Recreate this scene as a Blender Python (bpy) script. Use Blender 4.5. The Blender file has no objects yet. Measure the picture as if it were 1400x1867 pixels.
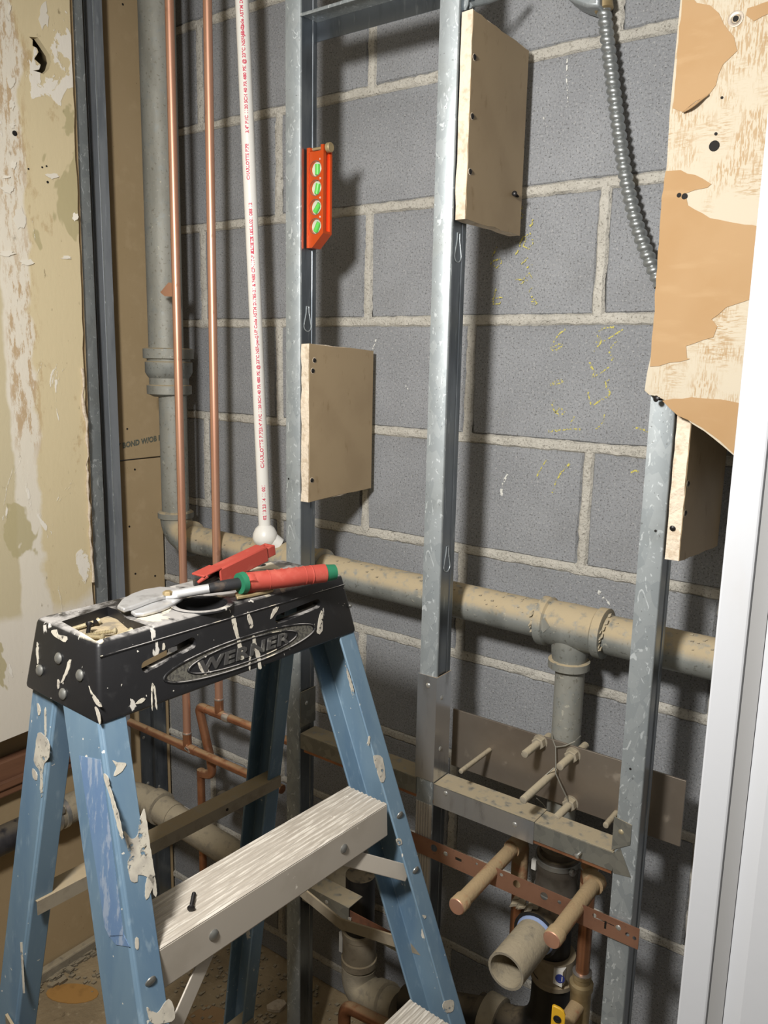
import bpy, bmesh, math, random
import numpy as np
from mathutils import Vector, Matrix, noise as mnoise

# ------------------------------------------------------------------ camera, light, exposure
SC = bpy.context.scene
COL = SC.collection
ZF = 1.48                      # height of the reference bed joint above the floor
FPX, YAW, PITCH, ROLL = 1493.8, math.radians(36.225), math.radians(10.671), math.radians(1.189)
CAM = Vector((0.9733, -1.2614, ZF - 0.0660))
_f0 = Vector((-math.sin(YAW), math.cos(YAW), 0)); _r0 = Vector((math.cos(YAW), math.sin(YAW), 0))
FW = _f0 * math.cos(PITCH) + Vector((0, 0, -1)) * math.sin(PITCH)
_u = _r0.cross(FW)
RT = _r0 * math.cos(ROLL) + _u * math.sin(ROLL)
UP = _u * math.cos(ROLL) - _r0 * math.sin(ROLL)
cd = bpy.data.cameras.new('camera'); cam = bpy.data.objects.new('camera', cd); COL.objects.link(cam)
cd.sensor_fit = 'VERTICAL'; cd.sensor_height = 24.0; cd.lens = 24.0 * FPX / 1867.0
cd.clip_start = 0.02
cam.matrix_world = Matrix(((RT.x, UP.x, -FW.x, CAM.x), (RT.y, UP.y, -FW.y, CAM.y), (RT.z, UP.z, -FW.z, CAM.z), (0, 0, 0, 1)))
SC.camera = cam

w = bpy.data.worlds.new('world'); SC.world = w; w.use_nodes = True
w.node_tree.nodes['Background'].inputs[0].default_value = (0.9, 0.95, 1.0, 1)
w.node_tree.nodes['Background'].inputs[1].default_value = 0.02

def lamp(name, kind, loc, energy, color, size, rot=None):
    d = bpy.data.lights.new(name, kind); d.energy = energy; d.color = color
    if kind == 'AREA':
        d.shape = 'RECTANGLE'; d.size, d.size_y = size
    else:
        d.shadow_soft_size = size
    o = bpy.data.objects.new(name, d); COL.objects.link(o); o.location = loc
    if rot: o.rotation_euler = rot
    return o
wlamp = lamp('work_lamp', 'SPOT', (0.55, -1.30, 1.77), 90.0, (1.0, 0.975, 0.935), 0.075)
wlamp.data.spot_size = math.radians(150); wlamp.data.spot_blend = 1.0
wlamp.rotation_euler = (Vector((0.25, 0, 1.12)) - Vector((0.55, -1.30, 1.77))).to_track_quat('-Z', 'Y').to_euler()
lamp('ceiling_fill_light', 'AREA', (0.7, -1.5, 2.58), 8.0, (1.0, 0.96, 0.90), (1.2, 0.6))  # unseen area light added under the ceiling as fill for the shadows

vs = SC.view_settings
vs.view_transform = 'Standard'; vs.look = 'None'; vs.gamma = 1.0; vs.use_curve_mapping = False
vs.exposure = 0.0

# ------------------------------------------------------------------ helpers
def ray(px, py): return FW + RT * ((px - 700) / FPX) - UP * ((py - 933.5) / FPX)
def YP(px, py, y): d = ray(px, py); return CAM + d * ((y - CAM.y) / d.y)      # point on the plane y = const
def XP(px, py, x): d = ray(px, py); return CAM + d * ((x - CAM.x) / d.x)      # point on the plane x = const
def ZP(px, py, z): d = ray(px, py); return CAM + d * ((z - CAM.z) / d.z)
def NP(px, py, p, n): d = ray(px, py); return CAM + d * ((Vector(p) - CAM).dot(n) / d.dot(n))
R = random.Random(7)

class G:
    def __init__(s): s.v = []; s.f = []
    def add(s, vs_, fs_):
        b = len(s.v); s.v += [Vector(p) for p in vs_]; s.f += [tuple(i + b for i in f) for f in fs_]; return s
    def box(s, a, b):
        x0, y0, z0 = a; x1, y1, z1 = b
        return s.add([(x0,y0,z0),(x1,y0,z0),(x1,y1,z0),(x0,y1,z0),(x0,y0,z1),(x1,y0,z1),(x1,y1,z1),(x0,y1,z1)],
                     [(0,3,2,1),(4,5,6,7),(0,1,5,4),(1,2,6,5),(2,3,7,6),(3,0,4,7)])
    def obox(s, c, ax, ay, az):
        c, ax, ay, az = map(Vector, (c, ax, ay, az))
        P = [c + ax*i + ay*j + az*k for k in (-1,1) for i, j in ((-1,-1),(1,-1),(1,1),(-1,1))]
        return s.add(P, [(0,3,2,1),(4,5,6,7),(0,1,5,4),(1,2,6,5),(2,3,7,6),(3,0,4,7)])
    def prism(s, poly, vec, cap=True):
        n = len(poly); vec = Vector(vec); P = [Vector(p) for p in poly]
        fs_ = [(i, (i+1) % n, n+(i+1) % n, n+i) for i in range(n)]
        if cap: fs_ += [tuple(range(n-1, -1, -1)), tuple(range(n, 2*n))]
        return s.add(P + [p + vec for p in P], fs_)
    def loft(s, A, B, cap=True):
        n = len(A); fs_ = [(i, (i+1) % n, n+(i+1) % n, n+i) for i in range(n)]
        if cap: fs_ += [tuple(range(n-1, -1, -1)), tuple(range(n, 2*n))]
        return s.add(list(A) + list(B), fs_)
    def tube(s, pts, r, seg=16, cap=True):
        pts = [Vector(p) for p in pts]; n = len(pts)
        rs = r if isinstance(r, (list, tuple)) else [r]*n
        t0 = (pts[1]-pts[0]).normalized()
        a = t0.orthogonal().normalized(); V = []
        for i, p in enumerate(pts):
            t = ((pts[min(i+1, n-1)] - p).normalized() + (p - pts[max(i-1, 0)]).normalized())
            t = t.normalized() if t.length > 1e-6 else t0
            a = (a - t*a.dot(t)).normalized(); b = t.cross(a)
            for k in range(seg):
                an = 2*math.pi*k/seg; V.append(p + (a*math.cos(an) + b*math.sin(an))*rs[i])
        F = [(i*seg+k, i*seg+(k+1) % seg, (i+1)*seg+(k+1) % seg, (i+1)*seg+k) for i in range(n-1) for k in range(seg)]
        if cap: F += [tuple(range(seg-1, -1, -1)), tuple((n-1)*seg+k for k in range(seg))]
        return s.add(V, F)
    def lathe(s, p, axis, prof, seg=24, cap=True):        # prof: (distance along axis, radius)
        p = Vector(p); t = Vector(axis).normalized(); a = t.orthogonal().normalized(); b = t.cross(a); V = []
        for h, r in prof:
            for k in range(seg):
                an = 2*math.pi*k/seg; V.append(p + t*h + (a*math.cos(an) + b*math.sin(an))*max(r, 1e-5))
        n = len(prof)
        F = [(i*seg+k, i*seg+(k+1) % seg, (i+1)*seg+(k+1) % seg, (i+1)*seg+k) for i in range(n-1) for k in range(seg)]
        if cap: F += [tuple(range(seg-1, -1, -1)), tuple((n-1)*seg+k for k in range(seg))]
        return s.add(V, F)
    def obj(s, name, mat, parent=None, smooth=True, bevel=0, seg=2, angle=35, **tags):
        org = Vector((0, 0, 0))
        if parent is not None:
            org = parent['_org'] if '_org' in parent else (0, 0, 0); org = Vector(org)
        me = bpy.data.meshes.new(name)
        me.from_pydata([tuple(p - org) for p in s.v], [], s.f); me.update()
        bm = bmesh.new(); bm.from_mesh(me); bmesh.ops.recalc_face_normals(bm, faces=bm.faces); bm.to_mesh(me); bm.free()
        if mat: me.materials.append(mat)
        if smooth:
            me.shade_smooth()
            me.set_sharp_from_angle(angle=math.radians(angle))
        o = bpy.data.objects.new(name, me); COL.objects.link(o)
        if parent is not None: o.parent = parent; o['_org'] = tuple(org)
        if bevel:
            m = o.modifiers.new('bevel', 'BEVEL'); m.width = bevel; m.segments = seg; m.limit_method = 'ANGLE'; m.angle_limit = math.radians(40)
        for k, v in tags.items(): o[k] = v
        return o

def thing(name, label, cat, loc, group=None, kind=None):
    o = bpy.data.objects.new(name, None); COL.objects.link(o); o.location = loc; o['_org'] = tuple(loc)
    o.empty_display_size = 0.03
    if label: o['label'] = label
    if cat: o['category'] = cat
    if group: o['group'] = group
    if kind: o['kind'] = kind
    return o
def tag(o, label, cat, group=None, kind=None):
    o['label'] = label; o['category'] = cat
    if group: o['group'] = group
    if kind: o['kind'] = kind
    return o
def copy_mesh(src, name, parent, mat_world):
    o = bpy.data.objects.new(name, src.data); COL.objects.link(o)
    org = Vector(parent['_org']) if parent is not None else Vector((0,0,0))
    if parent is not None: o.parent = parent; o['_org'] = tuple(org)
    o.matrix_local = Matrix.Translation(-org) @ mat_world
    return o
def frame(p, zdir, xdir=None):
    z = Vector(zdir).normalized(); x = Vector(xdir) if xdir is not None else z.orthogonal()
    x = (x - z*x.dot(z)).normalized(); y = z.cross(x)
    return Matrix(((x.x, y.x, z.x, p[0]), (x.y, y.y, z.y, p[1]), (x.z, y.z, z.z, p[2]), (0,0,0,1)))
def boolean(o, cutters, op='DIFFERENCE'):
    for c in cutters:
        m = o.modifiers.new('cut', 'BOOLEAN'); m.operation = op; m.solver = 'EXACT'; m.object = c
    bpy.context.view_layer.update()
    dg = bpy.context.evaluated_depsgraph_get()
    me = bpy.data.meshes.new_from_object(o.evaluated_get(dg))
    for m in list(o.modifiers): o.modifiers.remove(m)
    o.data = me
    me.shade_smooth(); me.set_sharp_from_angle(angle=math.radians(32))
    for c in cutters: bpy.data.objects.remove(c, do_unlink=True)
def text_mesh(body, size, extrude=0.0, shear=0.0, space=1.0, offset=0.0):
    cu = bpy.data.curves.new('lettering', 'FONT'); cu.body = body; cu.size = size; cu.extrude = extrude; cu.shear = shear
    cu.space_character = space; cu.align_x = 'LEFT'; cu.offset = offset; cu.resolution_u = 3
    o = bpy.data.objects.new('lettering', cu); COL.objects.link(o); bpy.context.view_layer.update()
    me = bpy.data.meshes.new_from_object(o.evaluated_get(bpy.context.evaluated_depsgraph_get()))
    vs_ = [v.co.copy() for v in me.vertices]; fs_ = [tuple(p.vertices) for p in me.polygons]
    bpy.data.objects.remove(o, do_unlink=True); bpy.data.curves.remove(cu); bpy.data.meshes.remove(me)
    return vs_, fs_
def arc(c, r, a0, a1, n, ex, ey):
    return [Vector(c) + Vector(ex)*(r*math.cos(a0+(a1-a0)*i/n)) + Vector(ey)*(r*math.sin(a0+(a1-a0)*i/n)) for i in range(n+1)]

# ------------------------------------------------------------------ materials
def S(h):   # sRGB 0-255 triple -> linear
    return tuple(((c/255)/12.92 if c/255 <= .04045 else ((c/255+.055)/1.055)**2.4) for c in h)
class NT:
    def __init__(s, nt): s.nt = nt; s.L = nt.links.new
    def n(s, t, **kw):
        x = s.nt.nodes.new(t)
        for k, v in kw.items(): setattr(x, k, v)
        return x
def mat(name, col, rough=0.6, metal=0.0, layers=(), bumps=(), spec=0.5, rlayer=None, coat=0.0, alpha=None):
    m = bpy.data.materials.new(name); m.use_nodes = True; T = NT(m.node_tree)
    bs = m.node_tree.nodes['Principled BSDF']
    tc = T.n('ShaderNodeTexCoord'); geo = T.n('ShaderNodeNewGeometry')
    def coords(l):
        mp = T.n('ShaderNodeMapping'); T.L(tc.outputs['Object'], mp.inputs[0])
        mp.inputs['Scale'].default_value = l.get('m', (1,1,1)); mp.inputs['Location'].default_value = l.get('o', (0,0,0))
        return mp.outputs[0]
    def tex(l):
        t = l['t']
        if t in ('noise', 'ridge'):
            x = T.n('ShaderNodeTexNoise'); x.inputs['Scale'].default_value = l['s']; x.inputs['Detail'].default_value = l.get('d', 4)
            x.inputs['Roughness'].default_value = l.get('r', .55); x.inputs['Distortion'].default_value = l.get('dist', 0)
            if t == 'ridge': x.noise_type = 'RIDGED_MULTIFRACTAL'
            T.L(coords(l), x.inputs['Vector']); return x.outputs[0]
        if t in ('vor', 'cell'):
            x = T.n('ShaderNodeTexVoronoi'); x.inputs['Scale'].default_value = l['s']
            T.L(coords(l), x.inputs['Vector'])
            if t == 'vor': return x.outputs['Distance']
            sp = T.n('ShaderNodeSeparateColor'); T.L(x.outputs['Color'], sp.inputs[0]); return sp.outputs[0]
        if t == 'wave':
            x = T.n('ShaderNodeTexWave'); x.inputs['Scale'].default_value = l['s']; x.inputs['Distortion'].default_value = l.get('dist', 0)
            x.inputs['Detail'].default_value = l.get('d', 2); x.inputs['Detail Scale'].default_value = l.get('ds', 1)
            x.bands_direction = l.get('dir', 'X'); T.L(coords(l), x.inputs['Vector']); return x.outputs['Fac']
        if t == 'up':
            sp = T.n('ShaderNodeSeparateXYZ'); T.L(geo.outputs['Normal'], sp.inputs[0]); return sp.outputs[2]
        if t in 'xyz':
            sp = T.n('ShaderNodeSeparateXYZ'); T.L(tc.outputs['Object'], sp.inputs[0]); v = sp.outputs['xyz'.index(t)]
            if l.get('wob'):
                nz = T.n('ShaderNodeTexNoise'); nz.inputs['Scale'].default_value = l.get('ws', 8); nz.inputs['Detail'].default_value = 5
                T.L(tc.outputs['Object'], nz.inputs['Vector'])
                ma = T.n('ShaderNodeMath', operation='MULTIPLY_ADD'); T.L(nz.outputs[0], ma.inputs[0]); ma.inputs[1].default_value = l['wob']; T.L(v, ma.inputs[2]); v = ma.outputs[0]
            return v
    def mask(l):
        x = tex(l); mr = T.n('ShaderNodeMapRange'); mr.interpolation_type = 'SMOOTHSTEP' if l['lo'] < l['hi'] else 'LINEAR'
        mr.inputs[1].default_value = l['lo']; mr.inputs[2].default_value = l['hi']
        T.L(x, mr.inputs[0]); r = mr.outputs[0]
        if 'f' in l:
            ma = T.n('ShaderNodeMath', operation='MULTIPLY'); T.L(r, ma.inputs[0]); ma.inputs[1].default_value = l['f']; r = ma.outputs[0]
        for l2 in l.get('mul', ()):
            ma = T.n('ShaderNodeMath', operation='MULTIPLY'); T.L(r, ma.inputs[0]); T.L(mask(l2), ma.inputs[1]); r = ma.outputs[0]
        return r
    cur = T.n('ShaderNodeRGB'); cur.outputs[0].default_value = (*col, 1); cur = cur.outputs[0]
    mt = None; rg = None
    for l in layers:
        k = mask(l)
        mx = T.n('ShaderNodeMix', data_type='RGBA'); T.L(k, mx.inputs[0]); T.L(cur, mx.inputs[6]); mx.inputs[7].default_value = (*l['c'], 1); cur = mx.outputs[2]
        if 'metal' in l:
            mm = T.n('ShaderNodeMix', data_type='FLOAT'); T.L(k, mm.inputs[0]); mm.inputs[3].default_value = l['metal']
            if mt is None: mm.inputs[2].default_value = metal
            else: T.L(mt, mm.inputs[2])
            mt = mm.outputs[0]
        if 'rough' in l:
            mm = T.n('ShaderNodeMix', data_type='FLOAT'); T.L(k, mm.inputs[0]); mm.inputs[3].default_value = l['rough']
            if rg is None: mm.inputs[2].default_value = rough
            else: T.L(rg, mm.inputs[2])
            rg = mm.outputs[0]
    T.L(cur, bs.inputs['Base Color'])
    bs.inputs['Roughness'].default_value = rough; bs.inputs['Metallic'].default_value = metal
    bs.inputs['Specular IOR Level'].default_value = spec; bs.inputs['Coat Weight'].default_value = coat
    if mt is not None: T.L(mt, bs.inputs['Metallic'])
    if rg is not None: T.L(rg, bs.inputs['Roughness'])
    nrm = None
    for b in bumps:
        bp = T.n('ShaderNodeBump'); bp.inputs['Strength'].default_value = b.get('k', .5); bp.inputs['Distance'].default_value = b.get('h', .001)
        T.L(mask(b) if 'lo' in b else tex(b), bp.inputs['Height'])
        if nrm: T.L(nrm, bp.inputs['Normal'])
        nrm = bp.outputs[0]
    if nrm: T.L(nrm, bs.inputs['Normal'])
    if alpha:
        T.L(mask(alpha), bs.inputs['Alpha'])
    return m
dust = lambda c=(150,128,96), lo=.15, hi=.75, f=.9: dict(t='up', lo=lo, hi=hi, c=S(c), f=f, metal=0, rough=.95, mul=[dict(t='noise', s=60, lo=.25, hi=.5)])

M = {}
M['block'] = mat('concrete_block', S((132,134,137)), .92, layers=[
    dict(t='noise', s=9, d=5, lo=.35, hi=.7, c=S((144,146,149)), f=.7),
    dict(t='noise', s=5, d=6, lo=.55, hi=.75, c=S((122,121,119)), f=.5, o=(3,1,2)),
    dict(t='noise', s=260, d=3, r=.7, lo=.52, hi=.68, c=S((168,168,167)), f=.65),
    dict(t='noise', s=330, d=3, r=.7, lo=.53, hi=.66, c=S((80,79,78)), f=.85, o=(5,5,5)),
    dict(t='noise', s=150, d=3, lo=.67, hi=.74, c=S((60,59,58)), f=.6, o=(2,8,5)),
    dict(t='noise', s=26, d=6, r=.7, lo=.70, hi=.78, c=S((182,181,177)), f=.5, o=(7,8,5))],
    bumps=[dict(t='noise', s=340, d=4, k=.5, h=.002), dict(t='noise', s=120, d=3, k=.35, h=.0025, o=(4,4,4))], spec=.2)
M['mortar'] = mat('mortar', S((194,190,180)), .95, layers=[
    dict(t='noise', s=14, d=4, lo=.4, hi=.7, c=S((212,208,198)), f=.8),
    dict(t='noise', s=300, d=4, r=.7, lo=.54, hi=.66, c=S((128,123,113)), f=.8),
    dict(t='noise', s=110, d=4, r=.7, lo=.62, hi=.72, c=S((98,93,84)), f=.7, o=(3,3,3))],
    bumps=[dict(t='noise', s=240, d=5, r=.7, k=1.0, h=.004), dict(t='noise', s=70, d=3, k=.6, h=.005)], spec=.2)
M['floor'] = mat('dusty_concrete', S((164,146,116)), .95, layers=[
    dict(t='noise', s=6, d=7, lo=.4, hi=.65, c=S((140,124,98)), f=.8),
    dict(t='noise', s=40, d=6, lo=.56, hi=.7, c=S((182,166,138)), f=.7),
    dict(t='noise', s=18, d=8, r=.7, lo=.62, hi=.7, c=S((92,80,63)), f=.8, o=(4,2,2))],
    bumps=[dict(t='noise', s=60, d=8, k=.6, h=.006)], spec=.2)
M['galv'] = mat('galvanised_steel', S((160,166,168)), .48, .45, layers=[
    dict(t='cell', s=75, lo=.1, hi=.9, c=S((142,149,152)), f=.7, m=(1,1,.6)),
    dict(t='noise', s=55, d=4, dist=2.5, lo=.60, hi=.66, c=S((212,218,220)), f=.75, m=(1,1,.55), rough=.4),
    dict(t='noise', s=10, d=5, lo=.5, hi=.7, c=S((132,136,134)), f=.55, rough=.6),
    dict(t='noise', s=150, d=5, r=.65, lo=.60, hi=.70, c=S((200,206,208)), f=.45, m=(1,1,.5)),
    dict(t='noise', s=260, d=2, lo=.70, hi=.74, c=S((70,68,64)), f=.6, metal=.2)],
    bumps=[dict(t='cell', s=75, k=.05, h=.001, m=(1,1,.6)), dict(t='noise', s=200, d=3, k=.06, h=.001)])
M['zincblue'] = mat('blue_grey_zinc_steel', S((152,158,165)), .42, .45, layers=[
    dict(t='noise', s=30, d=5, lo=.45, hi=.7, c=S((122,129,137)), f=.8, m=(1,1,.2)),
    dict(t='noise', s=160, d=4, lo=.60, hi=.72, c=S((182,190,198)), f=.5, m=(1,1,.15))],
    bumps=[dict(t='noise', s=150, d=3, k=.05, h=.001)])
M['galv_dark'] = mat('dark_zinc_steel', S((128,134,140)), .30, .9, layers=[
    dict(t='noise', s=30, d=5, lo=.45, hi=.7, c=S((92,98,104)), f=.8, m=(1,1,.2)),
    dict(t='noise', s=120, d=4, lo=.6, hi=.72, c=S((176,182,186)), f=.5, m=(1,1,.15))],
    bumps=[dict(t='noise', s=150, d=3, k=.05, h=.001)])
M['shiny'] = mat('bright_sheet_steel', S((206,208,210)), .22, .85, layers=[
    dict(t='noise', s=40, d=5, lo=.5, hi=.75, c=S((120,116,112)), f=.6, m=(1,1,.3), rough=.4), dust(f=.95, lo=.5)],
    bumps=[dict(t='noise', s=22, d=2, k=.10, h=.002)])
M['track'] = mat('dusty_track_steel', S((150,150,142)), .4, .7, layers=[
    dict(t='cell', s=80, lo=.1, hi=.9, c=S((120,122,118)), f=.6), dust((158,145,120), .4, .8, 1.0)],
    bumps=[dict(t='noise', s=240, d=4, k=.2, h=.001)])
M['pipe'] = mat('galvanised_pipe', S((142,145,141)), .55, .35, layers=[
    dict(t='noise', s=22, d=5, lo=.4, hi=.7, c=S((114,117,113)), f=.8, m=(1,1,.3)),
    dict(t='noise', s=160, d=3, lo=.60, hi=.68, c=S((88,86,78)), f=.6),
    dict(t='noise', s=110, d=3, lo=.66, hi=.72, c=S((188,186,172)), f=.6, o=(2,3,4)),
    dust((172,156,126), -.15, .45, .95)],
    bumps=[dict(t='noise', s=120, d=4, k=.25, h=.0015)])
M['pipe_dusty'] = mat('dust_coated_pipe', S((138,130,114)), .85, .1, layers=[
    dict(t='noise', s=40, d=5, lo=.45, hi=.7, c=S((156,147,129)), f=.8),
    dict(t='noise', s=90, d=6, r=.7, lo=.62, hi=.70, c=S((92,85,73)), f=.8, o=(3,1,1)),
    dust((168,156,132), 0, .5, .9)],
    bumps=[dict(t='noise', s=160, d=6, k=.5, h=.002)])
M['copper'] = mat('copper', S((222,172,146)), .42, .75, layers=[
    dict(t='noise', s=16, d=5, lo=.45, hi=.75, c=S((204,146,118)), f=.8, m=(1,1,.25), rough=.42),
    dict(t='noise', s=60, d=5, lo=.62, hi=.72, c=S((150,100,78)), f=.5, m=(1,1,.4), metal=.5, rough=.5)])
M['copper_old'] = mat('tarnished_copper', S((182,130,98)), .34, .75, layers=[
    dict(t='noise', s=24, d=5, lo=.4, hi=.7, c=S((150,100,72)), f=.8),
    dict(t='noise', s=90, d=5, lo=.6, hi=.7, c=S((92,62,46)), f=.6, metal=.2, rough=.7),
    dust((160,138,104), .45, .9, .75)])
M['copper_dusty'] = mat('dust_caked_copper', S((168,116,84)), .7, .3, layers=[
    dict(t='noise', s=45, d=5, lo=.34, hi=.52, c=S((158,134,102)), f=.95, metal=0, rough=.95), dust((162,140,106), -.2, .4, .95)],
    bumps=[dict(t='noise', s=200, d=5, k=.5, h=.002)])
M['solder'] = mat('solder', S((196,192,186)), .35, .8)
M['brass'] = mat('brass', S((170,152,116)), .5, .45, layers=[dict(t='noise', s=40, lo=.4, hi=.7, c=S((140,120,84)), f=.7)])
M['pvc'] = mat('white_pvc', S((232,230,224)), .32, layers=[
    dict(t='noise', s=10, d=5, lo=.6, hi=.75, c=S((206,196,172)), f=.5, m=(1,1,.3)), dict(t='noise', s=300, lo=.74, hi=.77, c=S((90,80,70)), f=.7)])
M['print_red'] = mat('red_print', S((206,62,88)), .6)
M['print_grey'] = mat('grey_print', S((84,92,86)), .8, layers=[dict(t='noise', s=200, lo=.4, hi=.6, c=S((112,106,86)), f=.8)])
M['paper'] = mat('brown_drywall_paper', S((176,154,120)), .85, layers=[
    dict(t='noise', s=3, d=5, lo=.4, hi=.7, c=S((168,146,110)), f=.8),
    dict(t='noise', s=30, d=4, lo=.5, hi=.75, c=S((186,164,130)), f=.5),
    dict(t='noise', s=180, d=2, lo=.73, hi=.77, c=S((86,70,48)), f=.7)],
    bumps=[dict(t='noise', s=90, d=4, k=.08, h=.001)], spec=.35)
M['scrap_paper'] = mat('dusty_brown_paper', S((158,138,108)), .55, layers=[
    dict(t='noise', s=14, d=5, lo=.4, hi=.7, c=S((148,128,99)), f=.8),
    dict(t='noise', s=70, d=6, lo=.62, hi=.7, c=S((128,106,74)), f=.5, m=(1,1,.4))],
    bumps=[dict(t='noise', s=120, d=4, k=.08, h=.001)])
M['gypsum'] = mat('gypsum_edge', S((218,204,184)), .95, layers=[
    dict(t='noise', s=90, d=6, lo=.45, hi=.7, c=S((188,170,146)), f=.8),
    dict(t='ridge', s=36, d=3, lo=.82, hi=.95, c=S((96,84,70)), f=.5, m=(1,1,.5))],
    bumps=[dict(t='noise', s=180, d=5, k=.7, h=.003)], spec=.2)
M['flake'] = mat('white_paint_flake', S((224,218,204)), .8)
M['olddrywall'] = mat('stripped_painted_drywall', S((188,177,142)), .85, layers=[
    dict(t='noise', s=3.2, d=6, dist=.5, lo=.49, hi=.52, c=S((204,192,160)), f=.9, m=(1,1,.5)),
    dict(t='y', lo=-.345, hi=-.330, wob=.07, ws=12, c=S((216,201,164)), f=.92),
    dict(t='noise', s=20, d=6, r=.65, lo=.58, hi=.66, c=S((186,162,122)), f=.6, m=(1,1,.6), mul=[dict(t='y', lo=-.345, hi=-.330, wob=.07, ws=12)]),
    dict(t='y', lo=-.412, hi=-.404, wob=.03, ws=14, c=S((228,221,206)), f=.94, mul=[dict(t='y', lo=-.328, hi=-.336, wob=.07, ws=12)]),
    dict(t='noise', s=70, d=7, r=.75, lo=.49, hi=.58, c=S((182,152,110)), f=.8, m=(1,1,.25), mul=[dict(t='y', lo=-.408, hi=-.392, wob=.03, ws=14), dict(t='y', lo=-.312, hi=-.335, wob=.07, ws=12), dict(t='noise', s=6, d=4, lo=.40, hi=.56, o=(4,1,0), m=(1,1,.5))]),
    dict(t='z', lo=1.02, hi=.99, wob=.2, ws=6, c=S((226,219,206)), f=.94),
    dict(t='noise', s=5, d=5, dist=.4, lo=.59, hi=.605, c=S((184,173,134)), f=.9, o=(9,4,1), m=(1,1,.8)),
    dict(t='noise', s=11, d=7, r=.6, dist=1, lo=.625, hi=.635, c=S((236,231,220)), f=.95, o=(1,4,6), m=(1,1,.5)),
    dict(t='noise', s=70, d=5, lo=.66, hi=.74, c=S((120,102,74)), f=.6, o=(1,7,1), m=(1,1,.5))],
    bumps=[dict(t='noise', s=11, d=7, r=.6, dist=1, lo=.615, hi=.635, k=.5, h=.001, o=(1,4,6), m=(1,1,.5)), dict(t='noise', s=120, d=5, k=.25, h=.0015, m=(1,1,.4))], spec=.3)
M['burlap'] = mat('printed_wallboard', S((184,174,155)), .8, layers=[
    dict(t='x', lo=.70, hi=.86, wob=.2, ws=7, c=S((172,150,114)), f=.85),
    dict(t='noise', s=640, d=2, lo=.48, hi=.58, c=S((156,126,86)), f=.7, m=(1,1,.16), mul=[dict(t='noise', s=16, d=5, lo=.44, hi=.60, o=(4,4,4))]),
    dict(t='noise', s=640, d=2, lo=.48, hi=.58, c=S((156,128,90)), f=.7, m=(.16,1,1), mul=[dict(t='noise', s=14, d=5, lo=.46, hi=.62, o=(1,2,4))])],
    bumps=[dict(t='noise', s=700, d=2, k=.12, h=.001)], spec=.3)
M['tornpaper'] = mat('torn_tan_paper', S((164,134,98)), .85, layers=[
    dict(t='noise', s=8, d=5, lo=.4, hi=.7, c=S((158,126,88)), f=.8),
    dict(t='noise', s=50, d=6, lo=.55, hi=.72, c=S((172,143,107)), f=.5, m=(.3,1,1)),
    dict(t='ridge', s=26, d=4, lo=.92, hi=1.0, c=S((150,110,68)), f=.5, m=(.4,1,1))],
    bumps=[dict(t='noise', s=60, d=6, k=.2, h=.001, m=(.4,1,1))], spec=.3)
M['white'] = mat('white_gloss_paint', S((176,178,182)), .38, layers=[
    dict(t='noise', s=7, d=5, lo=.6, hi=.75, c=S((164,158,148)), f=.35, m=(1,1,.4))],
    bumps=[dict(t='noise', s=50, d=4, k=.12, h=.001)])
M['white_chip'] = mat('chipped_white_edge', S((168,168,168)), .5, layers=[
    dict(t='noise', s=45, d=4, lo=.66, hi=.70, c=S((150,104,76)), f=.9, m=(1,1,.4))])
M['paintwall'] = mat('plain_painted_wall', S((196,192,182)), .9)
M['ceil'] = mat('plain_white_ceiling', S((214,212,206)), .9)
M['blackplastic'] = mat('splattered_black_plastic', S((27,27,29)), .42, layers=[
    dict(t='noise', s=60, d=5, lo=.55, hi=.8, c=S((46,46,47)), f=.8),
    dict(t='noise', s=38, d=5, dist=.3, lo=.645, hi=.665, c=S((196,192,184)), f=.9, rough=.7, m=(1,1,.5)),
    dict(t='noise', s=120, d=2, lo=.735, hi=.75, c=S((206,202,192)), f=.9, rough=.7, o=(3,1,1)),
    dict(t='up', lo=.6, hi=.9, c=S((172,168,164)), f=.8, rough=.85, mul=[dict(t='noise', s=22, d=7, r=.65, dist=.4, lo=.40, hi=.56)]),
    dict(t='up', lo=.6, hi=.9, c=S((214,204,182)), f=.9, rough=.8, mul=[dict(t='noise', s=16, d=4, dist=.5, lo=.585, hi=.605, o=(2,2,2))])],
    bumps=[dict(t='noise', s=400, d=2, k=.12, h=.0005)])
M['traydust'] = mat('tray_dust', S((168,152,122)), .95, layers=[dict(t='noise', s=60, d=5, lo=.45, hi=.65, c=S((120,112,100)), f=.8)],
    bumps=[dict(t='noise', s=180, d=4, k=.5, h=.002)])
M['blue'] = mat('blue_fibreglass', S((104,128,146)), .5, layers=[
    dict(t='noise', s=18, d=5, lo=.4, hi=.7, c=S((84,111,136)), f=.8, m=(1,1,.2)),
    dict(t='noise', s=110, d=5, lo=.55, hi=.75, c=S((132,152,166)), f=.6, m=(1,1,.3)),
    dict(t='noise', s=24, d=4, dist=.4, lo=.70, hi=.715, c=S((206,200,188)), f=.95, m=(1,1,.45), o=(2,5,1)),
    dict(t='noise', s=120, d=2, lo=.73, hi=.745, c=S((210,206,196)), f=.9, o=(3,1,1))],
    bumps=[dict(t='noise', s=120, d=3, k=.06, h=.001, m=(1,1,.1))])
M['label'] = mat('worn_blue_label', S((98,124,158)), .5, layers=[
    dict(t='noise', s=30, d=6, lo=.45, hi=.65, c=S((108,134,162)), f=.8, m=(1,1,.4)),
    dict(t='noise', s=60, d=7, r=.7, lo=.50, hi=.60, c=S((156,166,180)), f=.7, m=(1.5,1,.4)),
    dict(t='noise', s=9, d=4, lo=.6, hi=.66, c=S((196,192,188)), f=.8, m=(1,1,.5), o=(1,4,3))])
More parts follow.
